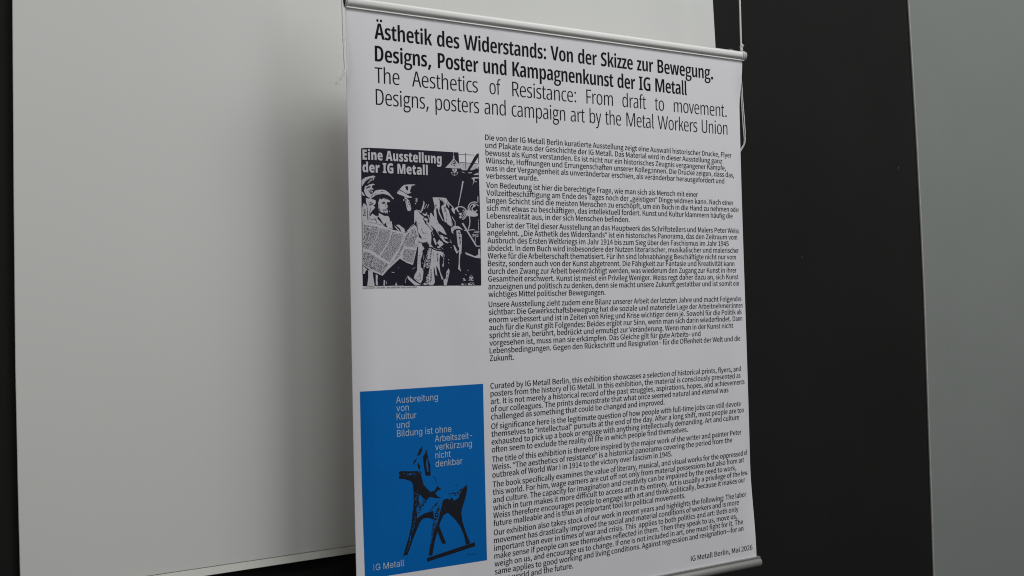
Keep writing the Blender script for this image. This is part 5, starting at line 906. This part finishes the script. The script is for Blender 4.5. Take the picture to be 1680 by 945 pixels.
# lighter grey wall to the right, standing 5 mm proud of the black one; its edge is a little uneven
edge = [(1.553, 1.3), (1.557, 0.75), (1.5627, 0.2598), (1.5709, 0.06), (1.5781, -0.129), (1.5832, -0.32), (1.5869, -0.5173), (1.5875, -0.72),
        (1.5877, -0.9036), (1.5882, -1.10), (1.5878, -1.2632), (1.589, -1.7), (1.590, -2.2)]
GY = 0.157
n = len(edge)
v = [(x + 0.0035, GY, z) for x, z in edge] + [(4.2, GY, z) for x, z in edge] + [(x + 0.0035, GY + 0.11, z) for x, z in edge] + [(4.2, GY + 0.11, z) for x, z in edge]
f = []
for i in range(n - 1):
    f += [(i, i + 1, n + i + 1, n + i), (2 * n + i, 3 * n + i, 3 * n + i + 1, 2 * n + i + 1), (i, 2 * n + i, 2 * n + i + 1, i + 1), (n + i, n + i + 1, 3 * n + i + 1, 3 * n + i)]
f += [(0, n, 3 * n, 2 * n), (n - 1, 3 * n - 1, 4 * n - 1, 2 * n - 1)]
grey_wall = mesh_obj('plaster_wall', v, f, M_GREY)
tag(grey_wall, 'plain grey plastered wall at the right, beside the black wall', 'wall')
# the pale rounded arris of that wall
sec = [(0.0036, 0.0003), (0.0026, -0.0008), (0.0010, -0.0002), (0.0, 0.0016), (0.0002, 0.0048), (0.0036, 0.0048)]
v, f = [], []
for x, z in edge:
    for dx, dy in sec:
        v.append((x + dx, GY + dy, z))
m = len(sec)
for i in range(n - 1):
    for k in range(m):
        l = (k + 1) % m
        f.append((i * m + k, i * m + l, (i + 1) * m + l, (i + 1) * m + k))
mesh_obj('edge_bead', v, f, M_EDGE, grey_wall, smooth=True)

# white board fixed to the black wall
BX0, BX1 = -0.4945, 0.9045
BZ0, BZ1 = -0.9575, 1.15
board = empty('white_board', (0.2, BOARD_Y, -0.97))
tag(board, 'large blank off-white board fixed to the black wall behind the banner', 'board')
edge_l = [(-0.4935, BZ1), (-0.4935, 0.0), (-0.4949, -0.35), (-0.4953, -0.60), (-0.4937, -0.80), (-0.4918, BZ0)]
edge_r = [(0.9005, BZ1), (0.9020, 0.17), (0.9066, 0.05), (0.908, -0.35), (0.908, -0.60), (0.907, -0.80), (0.906, BZ0)]
front = [(x, z) for x, z in edge_l] + [(x, z) for x, z in reversed(edge_r)]
k = len(front)
v = [(x, BOARD_Y, z) for x, z in front] + [(x, WALL_Y - 0.0005, z) for x, z in front]
f = [tuple(range(k)), tuple(range(2 * k - 1, k - 1, -1))] + [(i, k + i, k + (i + 1) % k, (i + 1) % k) for i in range(k)]
o = mesh_obj('panel', v, f, M_BOARD, board)
bm = bmesh.new()
bm.from_mesh(o.data)
bmesh.ops.recalc_face_normals(bm, faces=bm.faces)
bmesh.ops.bevel(bm, geom=[e for e in bm.edges if abs(e.verts[0].co.y - e.verts[1].co.y) < 1e-6], offset=0.0008, segments=2, affect='EDGES')
bm.to_mesh(o.data)
bm.free()
# ledge along its bottom edge, leaning a little so that it faces up
z0, z1 = -0.9700, -0.9583
prof = [(WALL_Y - 0.0008, z0), (BOARD_Y - 0.0062, z0), (BOARD_Y - 0.0068, z0 + 0.0008), (BOARD_Y - 0.0012, z1 - 0.0004), (BOARD_Y - 0.0004, z1), (WALL_Y - 0.0008, z1)]
extrude_profile('bottom_ledge', prof, -0.4918, 0.906, M_STRIP, board, smooth=False)

# ------------------------------------------------------------------ banner
W = 0.85
Z_TOP, Z_BOT = -0.0200, -1.0640
banner = empty('hanging_banner', (W / 2, 0, -1.085))
tag(banner, 'white printed text banner hanging from cords between two aluminium rails', 'banner')

CURL_R, WC_R = 0.0105, 0.05
CURL_L, WC_L = 0.0075, 0.045


def sstep(t):
    t = np.clip(t, 0, 1)
    return t * t * (3 - 2 * t)


def sheet_point(u, v, off):
    """sheet coordinates (arc length across, height) to world; off lifts a print off the cloth"""
    u = np.asarray(u, float)
    v = np.asarray(v, float)
    prof_r = sstep((Z_TOP - v) / 0.10) * sstep((v - Z_BOT) / 0.20)
    prof_l = sstep((Z_TOP - v) / 0.22) * sstep((v - Z_BOT) / 0.30)
    tr = np.clip((u - (W - WC_R)) / WC_R, 0, None)
    tl = np.clip((WC_L - u) / WC_L, 0, None)
    ar, al = CURL_R * prof_r, CURL_L * prof_l
    sag = 0.0012 * np.sin(5.2 * u + 0.6) * sstep((Z_TOP - v) / 0.25) * sstep((v - Z_BOT) / 0.25) * np.sin(6.0 * v)
    y = ar * tr ** 2 + al * tl ** 2 + sag
    x = u - (2 / 3) * ar ** 2 / WC_R * tr ** 3 + (2 / 3) * al ** 2 / WC_L * tl ** 3
    slope = 2 * ar * tr / WC_R - 2 * al * tl / WC_L
    ln = np.sqrt(1 + slope ** 2)
    return np.stack([x + off * slope / ln, y - off / ln, v + 0 * u], -1)


def grid_axis(a, b, coarse, fine, edge_w):
    out = list(np.arange(a, a + edge_w, fine)) + list(np.linspace(a + edge_w, b - edge_w, max(2, int((b - a - 2 * edge_w) / coarse) + 1))) + list(np.arange(b - edge_w + fine, b, fine)) + [b]
    return np.array(out)


us = grid_axis(0, W, 0.02, 0.001, 0.055)
vs = np.linspace(Z_TOP + 0.004, Z_BOT - 0.003, 140)
U, V = np.meshgrid(us, vs)
pts = sheet_point(U, V, 0.0).reshape(-1, 3)
nu, nv = len(us), len(vs)
faces = [(j * nu + i, (j + 1) * nu + i, (j + 1) * nu + i + 1, j * nu + i + 1) for j in range(nv - 1) for i in range(nu - 1)]
sheet = mesh_obj('printed_sheet', pts, faces, M_SHEET, banner, smooth=True)
sm = sheet.modifiers.new('thickness', 'SOLIDIFY')
sm.thickness = 0.0005
sm.offset = -1.0

# ---- printing on the sheet
LAYER = 0.000004


def area2(p):
    return sum(p[i][0] * p[(i + 1) % len(p)][1] - p[(i + 1) % len(p)][0] * p[i][1] for i in range(len(p)))


def inside(pt, poly):
    x, y = pt
    r = False
    for i in range(len(poly)):
        (x1, y1), (x2, y2) = poly[i], poly[(i + 1) % len(poly)]
        if (y1 > y) != (y2 > y) and x < (x2 - x1) * (y - y1) / (y2 - y1) + x1:
            r = not r
    return r


GLYPHS = {}


def glyph(font, ch):
    key = (font, ch)
    if key in GLYPHS:
        return GLYPHS[key]
    adv, cont = FONTS[font][ch]
    polys = [[(c[i], c[i + 1]) for i in range(0, len(c), 2)] for c in cont]
    verts, tris, lay = [], [], []
    if polys:
        sign = 1 if area2(max(polys, key=lambda p: abs(area2(p)))) > 0 else -1
        outers = [p for p in polys if area2(p) * sign > 0]
        holes = [p for p in polys if area2(p) * sign <= 0]
        for n_, o_ in enumerate(outers):
            grp = [o_] + [h for h in holes if inside(h[0], o_)]
            flat = [q for g in grp for q in g]
            t = tessellate_polygon([[Vector((x, y, 0)) for x, y in g] for g in grp])
            k_ = len(verts)
            verts += flat
            lay += [n_] * len(flat)
            tris += [tuple(i + k_ for i in tri) for tri in t]
    xs = [p[0] for p in verts]
    g = (adv, np.array(verts, float).reshape(-1, 2), tris, np.array(lay, float), (min(xs) if xs else 0), (max(xs) if xs else adv))
    GLYPHS[key] = g
    return g


def lettering(name, lines, mat, parent, lift, tracking=0.0):
    """lines: (font, text, u0, u1, baseline, cap height): the ink of each line runs from u0 to u1"""
    Uv, Vv, Ov, F, k = [], [], [], [], 0
    for font, text, u0, u1, base, cap in lines:
        pen, pos = 0.0, []
        for ch in text:
            pos.append(pen)
            pen += glyph(font, ch)[0] + tracking
        left = glyph(font, text[0])[4]
        rt = pos[-1] + glyph(font, text[-1])[5]
        sx = (u1 - u0) / (rt - left)
        for ch, p0 in zip(text, pos):
            adv, vv, tris, lay, _, _ = glyph(font, ch)
            if not len(vv):
                continue
            Uv.append(u0 + (p0 + vv[:, 0] - left) * sx)
            Vv.append(base + vv[:, 1] * cap / 1000)
            Ov.append(lift + lay * LAYER)
            F += [tuple(i + k for i in t) for t in tris]
            k += len(vv)
    P = sheet_point(np.concatenate(Uv), np.concatenate(Vv), np.concatenate(Ov))
    # face every triangle towards the viewer
    T = np.array(F)
    nrm = np.cross(P[T[:, 1]] - P[T[:, 0]], P[T[:, 2]] - P[T[:, 0]])
    flip = nrm[:, 1] > 0
    T[flip] = T[flip][:, ::-1]
    return mesh_obj(name, P, [tuple(t) for t in T.tolist()], mat, parent)


def printed_shapes(name, shapes, mats, parent, lift):
    order = list(mats)
    bm = bmesh.new()
    lay = bm.verts.layers.float.new('lift')
    for n_, (ink, xs) in enumerate(shapes):
        p = [(xs[i] / 20000, xs[i + 1] / 20000) for i in range(0, len(xs), 2)]
        vs_ = []
        for x, z in p:
            q = bm.verts.new((x, z, 0))
            q[lay] = lift + (n_ * LAYER + 0.00005 if n_ else 0.0)
            vs_.append(q)
        for t in tessellate_polygon([[Vector((x, z, 0)) for x, z in p]]):
            try:
                fc = bm.faces.new([vs_[i] for i in t])
                fc.material_index = order.index(ink)
            except ValueError:
                pass
    # cut where the cloth curls so that the print follows it
    for i in range(1, 14):
        bmesh.ops.bisect_plane(bm, geom=bm.verts[:] + bm.edges[:] + bm.faces[:], plane_co=(i * 0.004, 0, 0), plane_no=(1, 0, 0))
    zs = [q.co.y for q in bm.verts]
    for i in range(int(-max(zs) / 0.01), int(-min(zs) / 0.01) + 2):
        bmesh.ops.bisect_plane(bm, geom=bm.verts[:] + bm.edges[:] + bm.faces[:], plane_co=(0, -0.01 * i, 0), plane_no=(0, 1, 0))
    for i in range(6, 25):
        bmesh.ops.bisect_plane(bm, geom=bm.verts[:] + bm.edges[:] + bm.faces[:], plane_co=(i * 0.01, 0, 0), plane_no=(1, 0, 0))
    bm.verts.index_update()
    u = np.array([q.co.x for q in bm.verts])
    v_ = np.array([q.co.y for q in bm.verts])
    w_ = np.array([q[lay] for q in bm.verts])
    P = sheet_point(u, v_, w_)
    F, FM = [], []
    for fc in bm.faces:
        idx = [q.index for q in fc.verts]
        nr = np.cross(P[idx[1]] - P[idx[0]], P[idx[2]] - P[idx[0]])
        F.append(tuple(idx if nr[1] < 0 else idx[::-1]))
        FM.append(fc.material_index)
    bm.free()
    return mesh_obj(name, P, F, [mats[k_] for k_ in order], parent, FM)


CAP_TITLE, CAP_BODY = 0.0268, 0.0100
lettering('headline', [(fn, t, a, b, z, CAP_TITLE) for fn, t, a, b, z in HEADLINES], M_TEXT, sheet, 0.00025, -32.0)
lettering('body_text', [('body', t, a, b, z, CAP_BODY) for t, a, b, z in BODY_LINES], M_TEXT, sheet, 0.00025)
lettering('date_line', [('body', *DATE_LINE, CAP_BODY)], M_TEXT, sheet, 0.00025)
o = printed_shapes('worker_picture', WORKER_SHAPES, {'ink': M_INK, 'light': M_LIGHT, 'grain': M_GRAIN, 'print': M_PRINT, 'faint': M_FAINT}, sheet, 0.0002)
o['label'] = 'black and white picture of workers in caps reading a newspaper'
lettering('picture_lettering', [('heavy', *r) for r in WORKER_LETTERING], M_WHITE_LETTER, sheet, 0.0014)
o = printed_shapes('animal_picture', ANIMAL_SHAPES, {'blue': M_BLUE, 'deer': M_DEER, 'deergrain': M_DEERGRAIN, 'bluegrain': M_BLUEGRAIN}, sheet, 0.0002)
o['label'] = 'blue poster picture with a black long-eared animal sculpture'
lettering('picture_lettering', [('helv', *r) for r in ANIMAL_LETTERING[:-1]], M_BLUE_LETTER, sheet, 0.0006)
lettering('picture_signature', [('helv', *r) for r in ANIMAL_LETTERING[-1:]], M_BLUE_LETTER, sheet, 0.0006)

# ---- rails
CZ = -0.0104
tube = soft_profile(0.0, CZ, 0.0080, 0.0084, 2.7, 52, -68, 248)
lip = [(-0.0028, CZ - 0.0084), (-0.0028, CZ - 0.0091), (-0.0036, CZ - 0.0092), (-0.0038, CZ - 0.0110), (-0.0030, CZ - 0.0112),
       (0.0030, CZ - 0.0112), (0.0038, CZ - 0.0110), (0.0036, CZ - 0.0092), (0.0028, CZ - 0.0091), (0.0028, CZ - 0.0084)]
prof = tube + lip
top_rail = extrude_profile('top_rail', prof, -0.0005, W + 0.002, M_ALU, banner)
extrude_profile('end_cap', circle_profile(0, CZ - 0.0004, 0.0098, 40), W + 0.002, W + 0.0062, M_CAP, top_rail, inset=0.10)
extrude_profile('end_cap', circle_profile(0, CZ - 0.0004, 0.0098, 40), -0.0022, -0.0005, M_CAP, top_rail, inset=0.06)
extrude_profile('end_plug', circle_profile(0, CZ - 0.0004, 0.0088, 36), -0.0044, -0.0022, M_PLUG, top_rail, inset=0.08)
BZ = -1.0732
tube = circle_profile(0.0, BZ, 0.0088, 44, 118, 422)
lip = [(0.0034, BZ + 0.0086), (0.0034, BZ + 0.0118), (0.0026, BZ + 0.0122), (-0.0034, BZ + 0.0122), (-0.0044, BZ + 0.0118), (-0.0044, BZ + 0.0090), (-0.0040, BZ + 0.0084)]
bottom_rail = extrude_profile('bottom_rail', tube + lip, -0.0005, W + 0.0072, M_ALU_DARK, banner, inset=0.03)
extrude_profile('end_cap', circle_profile(0, BZ, 0.0084, 36), W + 0.0072, W + 0.0080, M_ALU_DARK, bottom_rail, inset=0.06)
extrude_profile('end_cap', circle_profile(0, BZ, 0.0084, 36), -0.0018, -0.0005, M_PLUG, bottom_rail, inset=0.06)


# ---- cords: two twisted strands up to the ceiling, a knot, a wrap round the rail and a loose tail
def torus_geo(c, axis_x, R, r, tilt, n=20, m=8):
    path = []
    for i in range(n + 1):
        a = 2 * math.pi * i / n
        if axis_x:
            p = Vector((math.sin(a) * tilt, R * math.cos(a), R * math.sin(a)))
        else:
            p = Vector((R * math.cos(a), R * math.sin(a), math.sin(a) * tilt))
        path.append(Vector(c) + p)
    return tube_geo(path, r, m)


def blob_geo(c, rx, ry, rz, n=10, m=7):
    vv, ff = [], []
    for j in range(m + 1):
        t = math.pi * j / m
        for i in range(n):
            a = 2 * math.pi * i / n
            q = 1 + 0.10 * math.sin(3 * a + 2 * t)
            vv.append((c[0] + rx * math.sin(t) * math.cos(a) * q, c[1] + ry * math.sin(t) * math.sin(a) * q, c[2] + rz * math.cos(t)))
    for j in range(m):
        for i in range(n):
            l = (i + 1) % n
            ff.append((j * n + i, j * n + l, (j + 1) * n + l, (j + 1) * n + i))
    return vv, ff


def cord(name, parts):
    vv, ff = join_geo(parts)
    return mesh_obj(name, vv, ff, M_CORD, banner, smooth=True)


TW = dict(n=9, twist=1700.0, lobes=3, depth=0.13)
R1 = 0.00105
XR = 0.8490
up_a = smooth_path([(XR - 0.0012, 0.0, 0.011), (XR - 0.0014, 0, 0.05), (XR - 0.0014, 0, 0.30), (XR - 0.0012, 0, 1.15)], 60)
up_b = smooth_path([(XR + 0.0012, 0.0008, 0.011), (XR + 0.0010, 0.0005, 0.05), (XR + 0.0010, 0, 0.30), (XR + 0.0012, 0, 1.15)], 60)
tail_a = smooth_path([(XR + 0.001, 0.010, -0.006), (0.8505, 0.0095, -0.020), (0.8512, 0.007, -0.045), (0.8526, 0.006, -0.071), (0.8545, 0.006, -0.1098), (0.8572, 0.006, -0.1485),
                      (0.8577, 0.006, -0.1850), (0.8545, 0.007, -0.1985), (0.8480, 0.011, -0.2110), (0.8440, 0.015, -0.2170)], 12)
tail_b = smooth_path([(XR, 0.010, -0.006), (0.8500, 0.0105, -0.022), (0.8510, 0.009, -0.0574), (0.8528, 0.008, -0.1093), (0.8548, 0.008, -0.1547), (0.8566, 0.008, -0.1897), (0.8511, 0.010, -0.2030), (0.8460, 0.014, -0.2090)], 12)
cord('cord', [tube_geo(up_a, R1, **TW), tube_geo(up_b, R1, **TW),
              blob_geo((XR + 0.0006, -0.0004, 0.0118), 0.0034, 0.0032, 0.0026), torus_geo((XR + 0.0004, 0, 0.0085), False, 0.0025, 0.0013, 0.0006), torus_geo((XR + 0.0010, 0, 0.0125), False, 0.0022, 0.0012, -0.0010),
              tube_geo(smooth_path([(XR + 0.0030, -0.001, 0.0120), (XR + 0.0046, -0.002, 0.0114), (XR + 0.0052, -0.002, 0.0106)], 4), 0.0008, 6),
              blob_geo((XR - 0.0006, -0.0006, 0.0030), 0.0030, 0.0030, 0.0052),
              torus_geo((XR - 0.0006, 0, CZ), True, 0.0094, 0.0009, 0.0006, 36), torus_geo((XR + 0.0012, 0, CZ), True, 0.0094, 0.0009, 0.0006, 36),
              tube_geo(tail_a, 0.0009, **TW), tube_geo(tail_b, 0.0009, **TW)])

XL = 0.0030
TL_ = dict(n=9, twist=1500.0, lobes=3, depth=0.30)
up_a = smooth_path([(XL - 0.0012, 0.0, 0.009), (XL - 0.0014, 0, 0.05), (XL - 0.0014, 0, 0.30), (XL - 0.0012, 0, 1.15)], 60)
up_b = smooth_path([(XL + 0.0012, 0.0, 0.009), (XL + 0.0010, 0, 0.05), (XL + 0.0010, 0, 0.30), (XL + 0.0012, 0, 1.15)], 60)
tail_a = smooth_path([(XL, 0.003, 0.008), (-0.0040, 0.001, 0.006), (-0.0071, -0.0055, -0.0040), (-0.0073, -0.0065, -0.0200), (-0.0070, -0.0065, -0.0392), (-0.0067, -0.0065, -0.0700), (-0.0055, -0.0065, -0.1108),
                      (-0.0051, -0.0065, -0.1270), (-0.0099, -0.0065, -0.1369), (-0.0159, -0.0065, -0.1460), (-0.0197, -0.0065, -0.1520)], 14)
tail_b = smooth_path([(XL, 0.004, 0.008), (-0.0030, 0.001, 0.007), (-0.0055, -0.0035, -0.0040), (-0.0059, -0.0045, -0.0200), (-0.0053, -0.0055, -0.0392), (-0.0043, -0.0055, -0.0700), (-0.0033, -0.0055, -0.1108),
                      (-0.0037, -0.0055, -0.1300), (-0.0074, -0.0055, -0.1400), (-0.0109, -0.0055, -0.1480), (-0.0141, -0.0055, -0.1557)], 14)
frays = []
for cx, cz, dx, dz in ((-0.0197, -0.1520, -0.0030, -0.0016), (-0.0197, -0.1520, -0.0012, -0.0050), (-0.0197, -0.1520, -0.0034, 0.0008), (-0.0141, -0.1557, -0.0018, -0.0052), (-0.0141, -0.1557, 0.0012, -0.0050), (-0.0141, -0.1557, -0.0034, -0.0026)):
    frays.append(tube_geo(smooth_path([(cx + 0.0008, -0.0062, cz + 0.001), (cx + dx * 0.4, -0.0064, cz + dz * 0.5), (cx + dx, -0.0070, cz + dz)], 4), lambda t: 0.0006 * (1 - 0.5 * t), 5))
cord('cord', [tube_geo(up_a, R1, **TW), tube_geo(up_b, R1, **TW), blob_geo((XL, 0, 0.0095), 0.0034, 0.0032, 0.0030), torus_geo((XL, 0, 0.0075), False, 0.0025, 0.0013, 0.0006),
              blob_geo((XL, 0, 0.0022), 0.0028, 0.0028, 0.0046), torus_geo((XL - 0.0008, 0, CZ), True, 0.0094, 0.0009, 0.0006, 36),
              tube_geo(tail_a, 0.0014, n=9, twist=1500.0, lobes=3, depth=0.16), tube_geo(tail_b, 0.0014, n=9, twist=1500.0, lobes=3, depth=0.16)] + frays)

# a few loose thread ends caught on the top of the rail near its right end
thr = []
for x, dx, h in ((0.8165, -0.0016, 0.0024), (0.8175, 0.0010, 0.0020), (0.8215, -0.0012, 0.0022), (0.8228, 0.0014, 0.0018)):
    thr.append(tube_geo(smooth_path([(x, -0.002, CZ + 0.0080), (x + dx * 0.4, -0.0022, CZ + 0.0086 + h * 0.5), (x + dx, -0.0024, CZ + 0.0086 + h)], 4), lambda t: 0.00038 * (1 - 0.4 * t), 5))
vv, ff = join_geo(thr)
mesh_obj('thread_end', vv, ff, M_CORD, banner, smooth=True)
